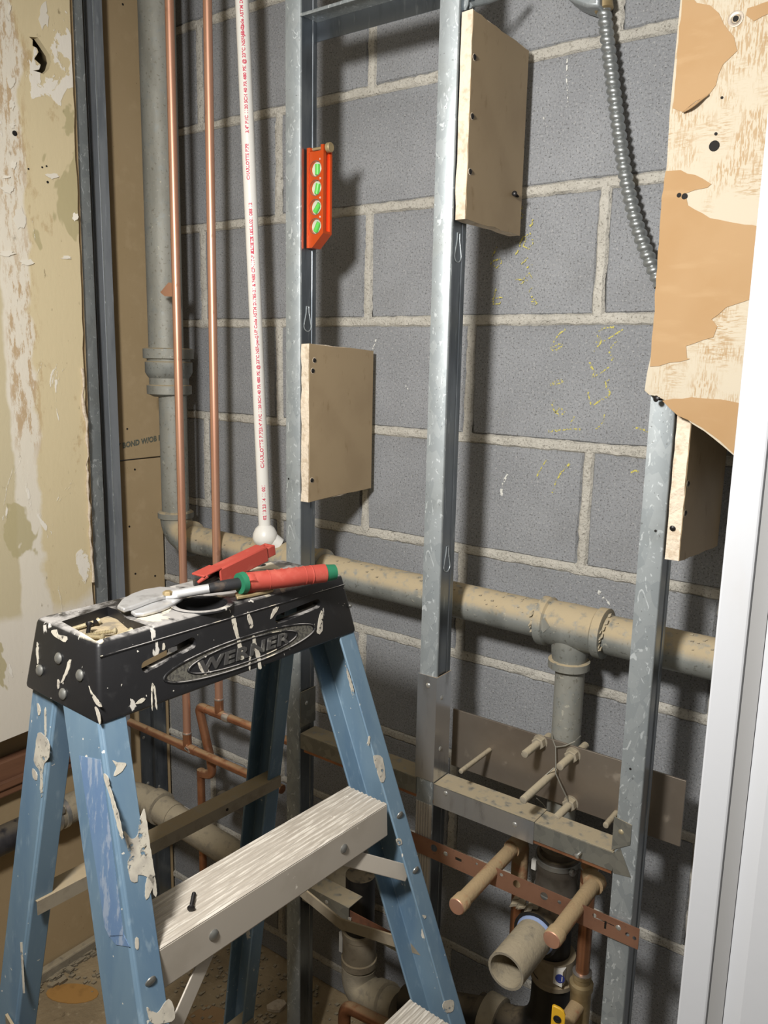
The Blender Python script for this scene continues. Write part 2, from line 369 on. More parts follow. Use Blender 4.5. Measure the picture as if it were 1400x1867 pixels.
M['alu'] = mat('worn_aluminium', S((184,176,164)), .6, .2, layers=[
    dict(t='noise', s=14, d=5, lo=.45, hi=.7, c=S((168,159,146)), f=.6),
    dict(t='noise', s=330, d=4, r=.65, lo=.46, hi=.62, c=S((214,208,197)), f=.8, metal=.0, rough=.8, m=(1,.06,1), mul=[dict(t='up', lo=.5, hi=.8)]),
    dict(t='noise', s=520, d=3, lo=.60, hi=.70, c=S((138,131,122)), f=.6, m=(1,.06,1), o=(3,3,3), mul=[dict(t='up', lo=.5, hi=.8)]),
    dict(t='noise', s=40, d=4, lo=.68, hi=.70, c=S((222,216,204)), f=.8, metal=0, rough=.8, o=(1,3,1))],
    bumps=[dict(t='noise', s=150, d=4, k=.06, h=.001)])
M['alu_dusty'] = mat('dusty_aluminium', S((150,140,122)), .6, .3, layers=[
    dict(t='noise', s=60, d=5, lo=.45, hi=.7, c=S((128,118,102)), f=.7), dust((156,140,112), .3, .8, .8)])
M['rivet'] = mat('rivet', S((146,146,142)), .4, .7)
M['splat'] = mat('dried_cream_paint', S((190,184,170)), .6, layers=[dict(t='noise', s=50, d=4, lo=.45, hi=.65, c=S((164,158,148)), f=.8)], alpha=dict(t='noise', s=110, d=5, r=.65, lo=.36, hi=.46))
M['redgrip'] = mat('red_rubber_grip', S((160,62,50)), .7, layers=[dict(t='noise', s=50, d=5, lo=.5, hi=.7, c=S((176,88,74)), f=.6)])
M['greengrip'] = mat('green_rubber', S((30,104,74)), .6)
M['steel'] = mat('tool_steel', S((204,204,204)), .4, .55, layers=[dict(t='noise', s=60, d=5, lo=.5, hi=.75, c=S((150,148,146)), f=.6, rough=.45)])
M['blacksteel'] = mat('black_oxide_steel', S((52,52,54)), .45, .4, layers=[dict(t='noise', s=60, d=5, lo=.55, hi=.7, c=S((110,96,84)), f=.5)])
M['screw'] = mat('black_screw', S((44,42,42)), .4, .6)
M['goldscrew'] = mat('yellow_zinc_screw', S((168,156,126)), .5, .35, layers=[dict(t='noise', s=200, lo=.5, hi=.7, c=S((120,108,86)), f=.7)])
M['zincscrew'] = mat('zinc_screw', S((206,206,202)), .3, .8)
M['orange'] = mat('anodised_orange', S((214,84,34)), .30, .45)
M['vial'] = mat('vial_window', S((186,196,176)), .25)
M['vialgreen'] = mat('vial_liquid', S((96,190,84)), .25)
M['black'] = mat('black_rubber', S((24,24,25)), .5, layers=[dict(t='noise', s=40, d=5, lo=.5, hi=.75, c=S((44,42,40)), f=.8), dust((120,106,82), .35, .95, .6)])
M['blackpipe'] = mat('black_abs_pipe', S((42,42,46)), .42, layers=[dict(t='noise', s=20, d=5, lo=.5, hi=.75, c=S((64,62,64)), f=.8), dust((120,110,92), .5, 1, .6)])
M['plate'] = mat('mill_steel_plate', S((150,140,128)), .38, .7, layers=[
    dict(t='noise', s=5, d=5, lo=.4, hi=.7, c=S((128,116,104)), f=.8),
    dict(t='noise', s=26, d=7, lo=.6, hi=.72, c=S((168,158,142)), f=.4, metal=.2, rough=.8)])
M['wood'] = mat('stained_wood', S((122,86,64)), .6, layers=[dict(t='noise', s=40, d=5, lo=.4, hi=.7, c=S((92,62,46)), f=.8, m=(1,.1,1))])
M['yellow'] = mat('yellow_vinyl', S((226,176,44)), .45)
M['chalk'] = mat('yellow_chalk', S((190,180,96)), .95, alpha=dict(t='noise', s=330, d=3, lo=.48, hi=.56))
M['chalkwhite'] = mat('white_chalk', S((206,206,200)), .95, alpha=dict(t='noise', s=260, d=3, lo=.48, hi=.56))
M['dark'] = mat('dark_void', S((24,22,20)), .9)
M['rust'] = mat('rusty_metal', S((112,72,50)), .8, .2, layers=[dict(t='noise', s=40, d=5, lo=.4, hi=.7, c=S((74,50,38)), f=.8)])
M['band'] = mat('dull_steel_band', S((98,92,84)), .5, .4, layers=[dict(t='noise', s=40, d=5, lo=.45, hi=.7, c=S((76,70,62)), f=.8), dust((140,126,100), .5, .95, .6)])
M['strap'] = mat('dull_copper_strap', S((158,118,96)), .42, .55, layers=[dict(t='noise', s=14, d=5, lo=.4, hi=.7, c=S((134,96,76)), f=.8), dict(t='noise', s=120, d=4, lo=.62, hi=.72, c=S((96,72,60)), f=.5, metal=.2, rough=.7)])
M['wire'] = mat('tie_wire', S((150,148,138)), .5, .6)
M['conduit'] = mat('steel_conduit', S((158,162,162)), .38, .7)
M['sticker'] = mat('white_sticker', S((214,212,206)), .6)
M['stain'] = mat('adhesive_stain', S((178,134,74)), .8, layers=[dict(t='noise', s=30, d=5, lo=.5, hi=.7, c=S((140,104,56)), f=.6)])
M['primer'] = mat('pale_blue_cement', S((150,168,206)), .6)

# ------------------------------------------------------------------ the setting
UX, UZ = 0.2286, 0.2032
XC = -0.617                    # inner face of the partition's far drywall
# floor, ceiling and the unseen sides of the room
tag(G().box((-0.75, -2.9, -0.1), (2.4, 0.2, 0.0)).obj('floor', M['floor'], smooth=False), 'dusty tan concrete floor strewn with rubble', 'floor', kind='structure')
tag(G().box((-0.75, -2.9, 2.62), (2.4, 0.2, 2.7)).obj('ceiling', M['ceil'], smooth=False), 'plain white ceiling above the room', 'ceiling', kind='structure')
tag(G().box((-0.75, -3.0, 0), (2.4, -2.9, 2.62)).obj('wall_front', M['paintwall'], smooth=False), 'plain painted wall behind the viewer', 'wall', kind='structure')
g = G(); g.box((2.3, -2.9, 0), (2.4, -0.69, 2.62)); g.box((0.875, -0.69, 0), (2.4, -0.0, 2.62))
tag(g.obj('wall_right', M['paintwall'], smooth=False), 'plain painted return wall behind the white trim', 'wall', kind='structure')

# --- block wall: every block and every joint a piece of its own
wb = thing('wall_back', 'grey concrete block wall with pale mortar joints', 'wall', (0.3, 0.0, 0.0), kind='structure')
wb['_org'] = (0.3, 0.0, 0.0)
def block_mesh(L, H, seed):
    r = random.Random(seed); P = []
    def side(a, b, n):
        for i in range(n):
            t = i/n; p = a.lerp(b, t)
            P.append(p + Vector((r.uniform(-1,1), r.uniform(-1,1))) * 0.0012)
    c = [Vector((0.002,0.0)), Vector((L-.002,0)), Vector((L,H)), Vector((0,H))]
    for i in range(4): side(c[i], c[(i+1) % 4], 7 if i % 2 == 0 else 4)
    n = len(P); cx, cz = L/2, H/2
    A = [(p.x, 0.006, p.y) for p in P]
    B = [(cx+(p.x-cx)*(1-.004/L*2), 0.0, cz+(p.y-cz)*(1-.004/H*2)) for p in P]
    C = [(p.x, 0.06, p.y) for p in P]
    V = C + A + B
    F = [(k*n+i, k*n+(i+1) % n, (k+1)*n+(i+1) % n, (k+1)*n+i) for k in (0,1) for i in range(n)]
    F.append(tuple(range(2*n, 3*n))); F.append(tuple(range(n-1, -1, -1)))
    return V, F
JW = 0.0138
variants = {}
XR = 1.0
k = -8
def mortar(a, b, seed, vertical):
    """a wavy, slightly proud joint strip from a to b on the wall face"""
    r = random.Random(seed); L = (b-a).length; n = max(4, int(L/0.012)); g = G(); V = []; F = []
    t = (b-a).normalized(); s = Vector((1,0,0)) if vertical else Vector((0,0,1))
    for i in range(n+1):
        p = a.lerp(b, i/n)
        w1 = JW/2 + r.uniform(.0003, .0042); w2 = JW/2 + r.uniform(.0003, .0042)
        d = [0.004, -0.0006 - r.random()*.0011, -0.0012 - r.random()*.0026, -0.0006 - r.random()*.0011, 0.004]
        for q, dd in zip((-w1-.001, -w1*.7, 0, w2*.7, w2+.001), d): V.append(p + s*q + Vector((0, dd, 0)))
    for i in range(n):
        for j in range(4): F.append((i*5+j, i*5+j+1, (i+1)*5+j+1, (i+1)*5+j))
    g.add(V, F); g.obj('mortar_joint', M['mortar'], wb)
gb = G().box((XC-.1, 0.012, 0), (XR+.1, 0.07, 2.62)); gb.obj('joint_bed', M['mortar'], wb, smooth=False)
sd = 0
for k in range(-8, 6):
    z0 = ZF + k*UZ; z1 = z0 + UZ
    if z1 < 0.01 or z0 > 2.6: continue
    za = max(0.0, z0 + JW/2); zb = min(2.62, z1 - JW/2)
    js = [(i-2)*UX for i in range(-4, 10) if i % 2 == k % 2]
    jit = {(0,0):-.008}
    for i in range(len(js)-1):
        a, b = js[i] + JW/2, js[i+1] - JW/2
        if b < XC or a > XR: continue
        a = max(a, XC); b = min(b, XR)
        if b-a < .02: continue
        key = (round(b-a, 3), round(zb-za, 3), sd % 5); sd += 1
        if key not in variants:
            V, F = block_mesh(b-a, zb-za, sd); me = bpy.data.meshes.new('block'); me.from_pydata(V, [], F)
            bm = bmesh.new(); bm.from_mesh(me); bmesh.ops.recalc_face_normals(bm, faces=bm.faces); bm.to_mesh(me); bm.free()
            me.materials.append(M['block']); variants[key] = me
        o = bpy.data.objects.new('block', variants[key]); COL.objects.link(o); o.parent = wb
        o.location = (a-0.3, R.uniform(-.0008, .0012), za)
        if js[i+1] < XR: mortar(Vector((js[i+1] + R.uniform(-.002,.002), 0, za-.003)), Vector((js[i+1] + R.uniform(-.002,.002), 0, zb+.003)), 100+sd, True)
    if 0.02 < z0 < 2.6: mortar(Vector((XC, 0, z0)), Vector((XR, 0, z0)), 900+k, False)

# chalk figures on the blocks
def chalk(pts, wd=0.0028, m='chalk'):
    P = [YP(x, y, -0.0012) for x, y in pts]; g = G(); V = []
    for i, p in enumerate(P):
        t = (P[min(i+1, len(P)-1)] - P[max(i-1, 0)]).normalized(); s = Vector((t.z, 0, -t.x))
        ww = wd*R.uniform(.6, 1.3); V += [p - s*ww/2, p + s*ww/2]
    g.add(V, [(2*i, 2*i+1, 2*i+3, 2*i+2) for i in range(len(P)-1)]); g.obj('chalk_mark', M[m], wb, smooth=False)
zc = lambda L, x0=980, y0=570, s=1245/220: [(x0+a/s, y0+b/s) for a, b in L]
chalk(zc([(285,170),(220,220),(165,300),(135,370),(160,390),(215,375),(265,330),(230,320),(150,360)]))
chalk(zc([(790,150),(700,150),(620,190),(600,215),(650,270),(650,310),(580,400)]))
chalk(zc([(880,170),(780,240),(690,290),(600,305)]))
chalk(zc([(820,290),(760,350),(740,410),(780,470),(760,495)]))
chalk(zc([(535,510),(560,570),(585,620),(560,670),(620,640),(740,560)]))
chalk(zc([(740,690),(700,710),(710,770),(750,830),(720,870),(640,910),(550,970)]))
chalk(zc([(520,820),(535,890),(550,950)])); chalk(zc([(130,740),(200,745),(265,710),(240,690),(150,720)]))
chalk(zc([(175,900),(145,940),(170,1010),(220,1060),(270,1040),(290,1000),(220,990),(180,1030)]))
chalk(zc([(380,1070),(350,1120),(325,1190)])); chalk(zc([(110,1225),(220,1215),(330,1200),(440,1205)]))
chalk(zc([(330,1560),(240,1650),(180,1770),(150,1860)])); chalk(zc([(90,1520),(40,1600),(-10,1690)])); chalk(zc([(980,1180),(1060,1200),(1140,1225)]))
chalk(zc([(960,1650),(1010,1630),(1040,1640)])); chalk(zc([(690,1050),(680,1130),(620,1185),(600,1200)]))
zd = lambda L: zc(L, 880, 370, 1055/130)
chalk(zd([(560,20),(590,60),(545,130),(610,190),(540,250),(470,300)])); chalk(zd([(740,240),(730,310),(660,380)]))
chalk(zd([(710,450),(600,510),(560,570),(540,680),(480,770)])); chalk(zd([(640,520),(600,640),(680,680),(740,600),(730,540)]))
chalk(zd([(680,800),(600,880),(570,900)])); chalk(zd([(740,900),(650,960)])); chalk(zd([(480,1140),(600,1130),(690,1040),(730,1110),(600,1170),(540,1230)]))
chalk(zd([(740,1250),(660,1330)])); chalk(zd([(720,1380),(760,1440),(810,1490),(740,1510),(720,1460),(800,1440)]))
chalk(zd([(210,650),(130,820),(120,900),(200,960),(280,880),(270,820),(150,860)])); chalk(zd([(200,1270),(150,1420),(160,1500),(250,1490),(285,1400),(190,1400)]))
zr = lambda L: zc(L, 450, 600, 2.8)
chalk(zr([(660,50),(640,110),(640,160)]), m='chalkwhite'); chalk(zr([(805,280),(825,310)]), m='chalkwhite'); chalk(zr([(1330,740),(1300,800),(1300,850)]), .006, 'chalkwhite')
zq = lambda L: zc(L, 900, 0, 2.8)
chalk(zq([(375,290),(372,400),(380,530)]), .002, 'chalkwhite'); chalk(zq([(250,590),(275,650)]), .002, 'chalkwhite')
chalk(zc([(520,1330),(545,1350)], 900, 600, 2.8), .006, 'chalkwhite'); chalk(zc([(555,1370),(600,1410)], 900, 600, 2.8), .004, 'chalkwhite')

# --- left partition: back of the far drywall, the old painted drywall in front of the studs
wl = thing('wall_left', 'stud partition with stripped drywall on the left', 'wall', (0, 0, 0), kind='structure')
zj = ZF - 0.311
G().box((XC-.013, -2.9, zj+.0015), (XC, 0.0, 2.62)).obj('backing_drywall_sheet', M['paper'], wl, smooth=False, bevel=.0015)
G().box((XC-.0135, -2.9, 0.0), (XC-.0006, 0.0, zj-.0015)).obj('backing_drywall_sheet', M['paper'], wl, smooth=False, bevel=.0015)
XO = -0.527
# old painted sheet with its hole
poly = [(-2.9, 0.648), (-0.487, 0.648), (-0.36, 0.652), (-0.268, 0.655)]
r = random.Random(3); z = 0.67
while z < 2.62: poly.append((-0.266 + (z-0.65)*0.009 + r.uniform(-.0016,.0016), z)); z += 0.03
poly += [(-0.2495, 2.62), (-2.9, 2.62)]
od = G().prism([(XO-.013, y, z) for y, z in poly], (.013, 0, 0)).obj('painted_drywall_sheet', M['olddrywall'], wl)
hole = [(190,180),(225,180),(245,215),(272,265),(278,300),(270,340),(250,368),(235,360),(208,352),(232,345),(238,320),(212,292),(228,255),(222,235),(205,225),(205,195)]
hp = [XP(a/2.8, b/2.8, XO+.02) for a, b in hole]
hm = sum(hp, Vector((0,0,0)))/len(hp); hp = [Vector((h_.x, hm.y + (h_.y-hm.y)*1.3, h_.z)) for h_ in hp]
cut = G().prism(hp, (-.034, 0, 0)).obj('cutter', None)
boolean(od, [cut])
G().prism([(XO-.026, -2.9, .66), (XO-.026, -.251, .66), (XO-.026, -.234, 2.62), (XO-.026, -2.9, 2.62)], (.0125, 0, 0)).obj('under_drywall_sheet', M['paper'], wl, smooth=False)
hc = sum(hp, Vector((0,0,0)))/len(hp); hp = [h_ - Vector((.0215,0,0)) for h_ in hp]; hc = hc - Vector((.0215,0,0))
boolean(bpy.data.objects['under_drywall_sheet'], [G().prism([hc + (h_-hc)*2.4 + Vector((.0,0,0)) for h_ in hp], (-.07, 0, 0)).obj('cutter', None)])
for h in ([(15,243,8)] + [(65,305,3),(40,308,3),(75,332,4),(73,303,3)]):       # old screw holes
    p = XP(h[0]+12, h[1], XO+.0004); G().lathe(p, (1,0,0), [(-.002, h[2]*.0006), (.0002, h[2]*.0006), (.0004, h[2]*.0003)], 14).obj('screw_hole', M['dark'], wl)
# curled flakes of paint on the sheet and its torn edge
def flake(cx, cy, w, h, lift, seed, m='flake'):
    r = random.Random(seed); n = 15; g = G(); P = []
    for i in range(n):
        a = 2*math.pi*i/n; P.append(XP(cx + w*math.cos(a)*r.uniform(.45,1.15), cy + h*math.sin(a)*r.uniform(.45,1.15), XO+.0008) + Vector((lift*max(0, math.cos(a)), 0, 0)))
    g.prism(P, (.0006, 0, 0)); g.obj('paint_flake', M[m], wl)
for i, a in enumerate([(20,150,7,14,.001),(21,190,6,12,.001),(22,228,5,8,.001),(24,300,6,10,.002),(14,345,14,10,.002),(34,395,14,26,.001),(12,462,16,6,.003),(48,478,16,8,.003),(10,323,10,3,.004),(136,396,5,9,.006),(80,30,10,26,.0005),(95,320,12,7,.002),(16,15,4,12,.001),(120,470,10,4,.003)]): flake(*a, seed=i)
# torn paper bead hanging along the sheet's edge
g = G(); r = random.Random(5); P = []; 
for i in range(26): P.append(Vector((XO+.001+r.uniform(0,.002), -.262-.002+r.uniform(-.002,.002)*(1 if i<14 else 2), ZF-.55+i*.018)))
g.tube(P, [r.uniform(.001,.004) for _ in P], 6); g.obj('torn_paper_edge', M['gypsum'], wl)
# broken bottom of the sheet: dark cavity strip and an old wooden rail
tag(G().box((-0.606, -2.8, ZF-.985), (-0.582, -0.288, ZF-.905)).box((-.582, -2.8, ZF-.965), (-.574, -.29, ZF-.945)).obj('wooden_rail', M['wood'], smooth=False, bevel=.004), 'reddish brown wooden rail low on the left wall under the stripped drywall', 'rail')
# printed line on the back of the sheet
vs_, fs_ = text_mesh('AY BOND W/OB FI', 0.0165, space=1.05, offset=.0009)
p0 = XP(206, 821, XC+.0004); p1 = XP(296, 801.5, XC+.0004); L = max(v.x for v in vs_); e = (p1-p0)/L
G().add([p0 + e*v.x + Vector((0,0,1))*v.y*1.05 for v in vs_], fs_).obj('printed_lettering', M['print_grey'], wl, smooth=False)
for a in [(93*2.8+0,250*2.8),(227,5*2.8)]: pass
for (a, b) in [(260,249),(224,8),(246,856),(232,782),(283,1050),(236,960),(247,1046)]:
    p = XP(a, b, XC+.0003); G().lathe(p, (1,0,0), [(-.002,.0024),(.0001,.0024),(.0003,.0012)], 12).obj('nail_hole', M['dark'], wl)

# --- white painted trim close on the right
t1 = thing('trim_1', 'white painted door casing with a grey bevelled groove close on the right', 'trim', (0.87, -0.70, 0), kind='structure')
YT = -0.70
def prof(pts, name, m, z0=0.0, z1=2.62, bevel=.0015):
    g = G(); g.prism([(x, y, z0) for x, y in pts], (0, 0, z1-z0)); return g.obj(name, m, t1, smooth=False, bevel=bevel)
prof([(0.842,YT),(0.862,YT),(0.8625,YT+.012),(0.842,YT+.014)], 'outer_bead', M['white'])
prof([(0.8627,YT+.001),(0.8715,YT+.0075),(0.8715,YT+.0125),(0.8627,YT+.0125)], 'bevelled_groove', M['white_chip'], bevel=0)
prof([(0.8718,YT+.0076),(0.885,YT-.003),(0.94,YT-.006),(0.94,YT+.0095),(0.8718,YT+.0095)], 'casing_face', M['white'])
prof([(0.850,YT+.0145),(0.873,YT+.0145),(0.873,-0.2),(0.850,-0.2)], 'jamb_board', M['white'])
for a, b in [((1247,190),5), ((1362,1075),3), ((1348,1185),5), ((1336,1240),6), ((1283,1735),5)]: pass

# ------------------------------------------------------------------ steel framing
YF = -0.20                    # front face of the stud row
def screw_template(name, head_r, shank_r, length, m, thread=True):
    g = G(); prof = [(-.0012, .0004), (-.0012, head_r*.35), (-.0003, head_r*.8), (.0003, head_r), (.0012, head_r*.9), (.0035, shank_r)]
    n = int(length/.0018)
    for i in range(n):
        h = .004 + (length-.006)*i/n; prof += [(h, shank_r*.75), (h+.0006, shank_r*1.25)] if thread else [(h, shank_r)]
    prof.append((length, .0003)); g.lathe((0,0,0), (0,0,1), prof, 12)
    o = g.obj(name, m); return o
TPL = {'black': screw_template('screw', .0042, .0019, .030, M['screw']), 'zinc': screw_template('screw', .0042, .0019, .012, M['zincscrew']),
       'gold': screw_template('screw', .0040, .0021, .042, M['goldscrew']), 'head': screw_template('screw', .0038, .0016, .007, M['screw'])}
for o in list(TPL.values()):
    if o: COL.objects.unlink(o)
def screw(kind, p, direction, parent=None, name='screw', out=0.0):
    d = Vector(direction).normalized()
    return copy_mesh(TPL[kind], name, parent, frame(Vector(p) - d*out, d))

def stud(label, xr, yf, z0, z1, m='galv', mw='galv_dark', name='metal_stud', knock=(), depth=.041, w=.032):
    """C stud: spangled flange to the front, ribbed web turned to +x"""
    t = thing(name, label, 'metal stud', (xr - w/2, yf + depth/2, z0))
    th = .0012
    pf = [(xr-w, yf+.008), (xr-w, yf), (xr-.0014, yf), (xr, yf+.0014), (xr, yf+.004), (xr-th, yf+.004), (xr-th, yf+th), (xr-w+th, yf+th), (xr-w+th, yf+.008)]
    G().prism([(x, y, z0) for x, y in pf], (0, 0, z1-z0)).obj('front_flange', M[m], t, angle=50)
    d = depth
    pw = [(xr, yf+.004), (xr, yf+.0085), (xr-.0012, yf+.0095), (xr-.0012, yf+d-.0105), (xr, yf+d-.0095), (xr, yf+d-.003), (xr+.0006, yf+d-.0018), (xr, yf+d), (xr-w, yf+d), (xr-w, yf+d-.008), (xr-w+th, yf+d-.008), (xr-w+th, yf+d-th), (xr-.0026, yf+d-th), (xr-.0026, yf+.004)]
    G().prism([(x, y, z0) for x, y in pw], (0, 0, z1-z0)).obj('web', M[mw], t, angle=50)
    for zk in knock:
        P = []; yc = yf + d/2
        for i in range(13):
            a = math.pi + math.pi*i/12; P.append(Vector((xr-.0006, yc + .0095*math.cos(a), zk-.010 + .0095*math.sin(a))))
        P += [Vector((xr-.0006, yc+.0035, zk+.012)), Vector((xr-.0006, yc+.003, zk+.022)), Vector((xr-.0006, yc-.003, zk+.022)), Vector((xr-.0006, yc-.0035, zk+.012)), P[0]]
        G().tube(P, .0009, 6).obj('knockout', M['galv'], t)
    return t
XL, XM, XRS = 0.0105, 0.3075, 0.6500
sL = stud('galvanised steel stud carrying the orange spirit level', XL, YF, 0.0, 2.3, knock=(YP(563,583,YF+.02).z, 2.02))
sM = stud('galvanised steel stud in the middle with a bright sheet metal sleeve low down', XM, YF, 0.0, 2.3, knock=(1.575, 1.10))
sR = stud('galvanised steel stud under the torn tan drywall at right', XRS, YF, 0.0, 2.3)
# bright sleeve on the middle stud, clip on the left stud, clip on the right stud
g = G(); zs0, zs1 = YP(770,1418,YF).z, YP(770,1228,YF).z
g.box((XM-.0345, YF-.0022, zs0), (XM+.0022, YF-.0006, zs1)); slv = g.obj('sleeve', M['shiny'], sM, smooth=False)
G().box((XM+.0008, YF-.0006, zs0-.004), (XM+.0022, YF+.043, zs1)).obj('sleeve_side', M['shiny'], sM, smooth=False)
for p, q in ((780,1252),(783,1252)): pass
screw('zinc', YP(780,1250,YF-.003), (0,1,0), sM, 'sleeve_screw')
for a, b in ((806,1272),(803,1365)): screw('zinc', XP(a, b, XM+.0028), (-1,0,0), sM, 'sleeve_screw')
G().box((XL+.0008, YF+.001, YP(560,1332,YF).z), (XL+.0024, YF+.043, YP(560,1268,YF).z)).obj('clip', M['track'], sL, smooth=False)
screw('zinc', XP(559,1282,XL+.0028), (-1,0,0), sL, 'clip_screw')
c0 = YP(1118,1487,YF); c1 = YP(1146,1560,YF)
G().prism([(XRS-.036, YF-.0018, c0.z), (XRS-.010, YF-.0018, c0.z-.004), (XRS-.010, YF-.0018, c1.z+.018), (XRS-.036, YF-.0018, c1.z)], (0,.0012,0)).obj('clip', M['track'], sR, smooth=False)
screw('gold', YP(1132,1517,YF-.002), (0,1,0), sR, 'clip_screw')
for (a, b) in ((1195,968),(1149,1402)): G().lathe(YP(a, b, YF-.0003), (0,-1,0), [(-.002,.0018),(.0001,.0018),(.0003,.001)], 10).obj('pilot_hole', M['dark'], sR)
G().lathe(YP(526,873,YF-.0003), (0,-1,0), [(-.002,.0018),(.0001,.0018),(.0003,.001)], 10).obj('pilot_hole', M['dark'], sL)

rb = [(XM-.0315, YF-.0001)]
for i in range(6):
    xa_ = XM-.0315 + .0305*i/6; rb += [(xa_+.0004, YF-.0001), (xa_+.0012, YF-.0018), (xa_+.0032, YF-.0018), (xa_+.0040, YF-.0001)]
rb += [(XM-.0005, YF-.0001), (XM-.0005, YF+.0004), (XM-.0315, YF+.0004)]
G().prism([(x, y, .38) for x, y in rb], (0, 0, ZF-.797-.38)).obj('reflection_ribs', M['alu'], sM, smooth=False)  # bright ribs shaped to stand for stripes reflected in the lower stud flange

# horizontal tracks
def track(label, x0, x1, zt, name='metal_track', m='track', h=.030, front=YF, back=YF+.041):
    t = thing(name, label, 'metal track', ((x0+x1)/2, front, zt-h)); th = .0012
    G().box((x0, front, zt-th), (x1, back, zt)).obj('top_face', M[m], t, smooth=False, bevel=.0005)
    G().box((x0, front-.0004, zt-h), (x1, front+th, zt-th-.0001)).obj('front_flange', M[m], t, smooth=False)
    G().box((x0, back-th, zt-h), (x1, back, zt-th-.0001)).obj('back_flange', M[m], t, smooth=False)
    return t
ZT = ZF - .757
tkL = track('dust covered track joining the left and middle studs below the ladder top', XL+.003, XM-.033, ZT)
tkR = track('dust covered track joining the middle and right studs above the copper strap', XM+.003, XRS-.033, ZT)
sx1 = YP(975,1497,YF).x
G().box((XM+.0035, YF-.0025, ZT-.036), (sx1, YF-.0009, ZT+.0002)).obj('sleeve', M['shiny'], tkR, smooth=False)
G().box((XM+.0035, YF-.0025, ZT+.0003), (sx1, YF+.042, ZT+.0018)).obj('sleeve_top', M['track'], tkR, smooth=False)
for a, b in ((812,1447),(938,1504)): screw('zinc', YP(a, b, YF-.003), (0,1,0), tkR, 'sleeve_screw')
screw('zinc', YP(1052,1560,YF-.010), (0.25,1,.25), tkR, 'loose_screw', .002)
# brace plate flaring from the right end of the track
G().prism([YP(1112,1563,YF-.001), YP(1130,1545,YF-.001), YP(1150,1600,YF-.001), YP(1118,1592,YF-.001)], (0,.0008,0)).obj('end_tab', M['track'], tkR, smooth=False)
# top track, open side down
ztp = ZF + .468
tt = thing('metal_track', 'bright steel track spanning the top between the left and middle studs', 'metal track', ((XL+XM)/2, YF, ztp))
G().box((XL+.0005, YF-.001, ztp-.0008), (XM-.033, YF+.041, ztp)).obj('top_face', M['galv'], tt, smooth=False)
G().box((XL+.0005, YF+.0395, ztp-.030), (XM-.033, YF+.041, ztp-.001)).obj('back_flange', M['galv_dark'], tt, smooth=False)
G().box((XL+.0005, YF-.001, ztp-.0045), (XM-.033, YF+.0002, ztp-.001)).obj('front_lip', M['galv'], tt, smooth=False)
# hinge bracket on top of the middle stud
hb = thing('hinge_bracket', 'small steel bracket with round holes at the top of the middle stud', 'bracket', YP(845,30,YF-.002))
G().prism([YP(a, b, YF+.014) for a, b in ((828,-20),(856,-20),(853,8),(849,18),(838,20),(832,14))], (0,.002,0)).obj('plate', M['galv'], hb)
for b in (-3, 10): G().lathe(YP(841, b, YF+.0135), (0,-1,0), [(-.002,.003),(.0001,.003),(.0004,.002)], 14).obj('hole', M['dark'], hb)
G().tube([YP(856,10,YF+.02), YP(890,2,YF+.06), YP(930,-14,YF+.1)], .004, 10).obj('arm', M['galv'], hb)

# left partition studs
XA = -0.5535
a = thing('metal_stud', 'galvanised stud standing at the edge of the stripped painted drywall', 'metal stud', (XA-.02, -.22, .47))
G().prism([(XC+.001, -.2475, .47), (XA, -.2475, .47), (XA, -.209, .47), (XA-.001, -.2075, .47), (XA-.007, -.2075, .47), (XA-.007, -.2087, .47), (XA-.0012, -.209, .47), (XA-.0012, -.2463, .47), (XC+.001, -.2463, .47)], (0, 0, 2.15)).obj('flange', M['galv'], a, angle=50)
b = thing('metal_stud', 'dark zinc stud beside the brown drywall sheet left of the drain riser', 'metal stud', (-.58, -.17, .47))
xb = -.573
G().prism([(XC+.001, -.172, .47), (-.603, -.172, .47), (-.602, -.1733, .47), (-.600, -.1733, .47), (-.599, -.172, .47), (-.597, -.172, .47), (-.596, -.1732, .47), (-.594, -.172, .47), (xb, -.172, .47), (xb+.0012, -.171, .47), (xb+.0012, -.15, .47), (xb, -.15, .47), (xb, -.1708, .47), (XC+.001, -.1708, .47)], (0, 0, 2.15)).obj('web', M['zincblue'], b, angle=25)
G().box((xb+.0013, -.1722, .47), (xb+.0022, -.1700, 2.62)).obj('rolled_edge', M['galv'], b)
c = thing('metal_stud', 'short dark stud in the corner behind the lower drain elbow', 'metal stud', (-.60, -.05, 0))
G().prism([(XC+.0005, -.092, 0), (XC+.004, -.092, 0), (XC+.004, -.058, 0), (XC+.010, -.056, 0), (XC+.010, -.050, 0), (XC+.004, -.048, 0), (XC+.004, -.014, 0), (XC+.0005, -.014, 0)], (0, 0, ZF-.93)).obj('web', M['galv_dark'], c, angle=25)
for p in ((262,1345),(270,1428),(290,1434)): screw('zinc', XP(p[0], p[1], XC+.0048), (-1,0,0), c, 'stud_screw')

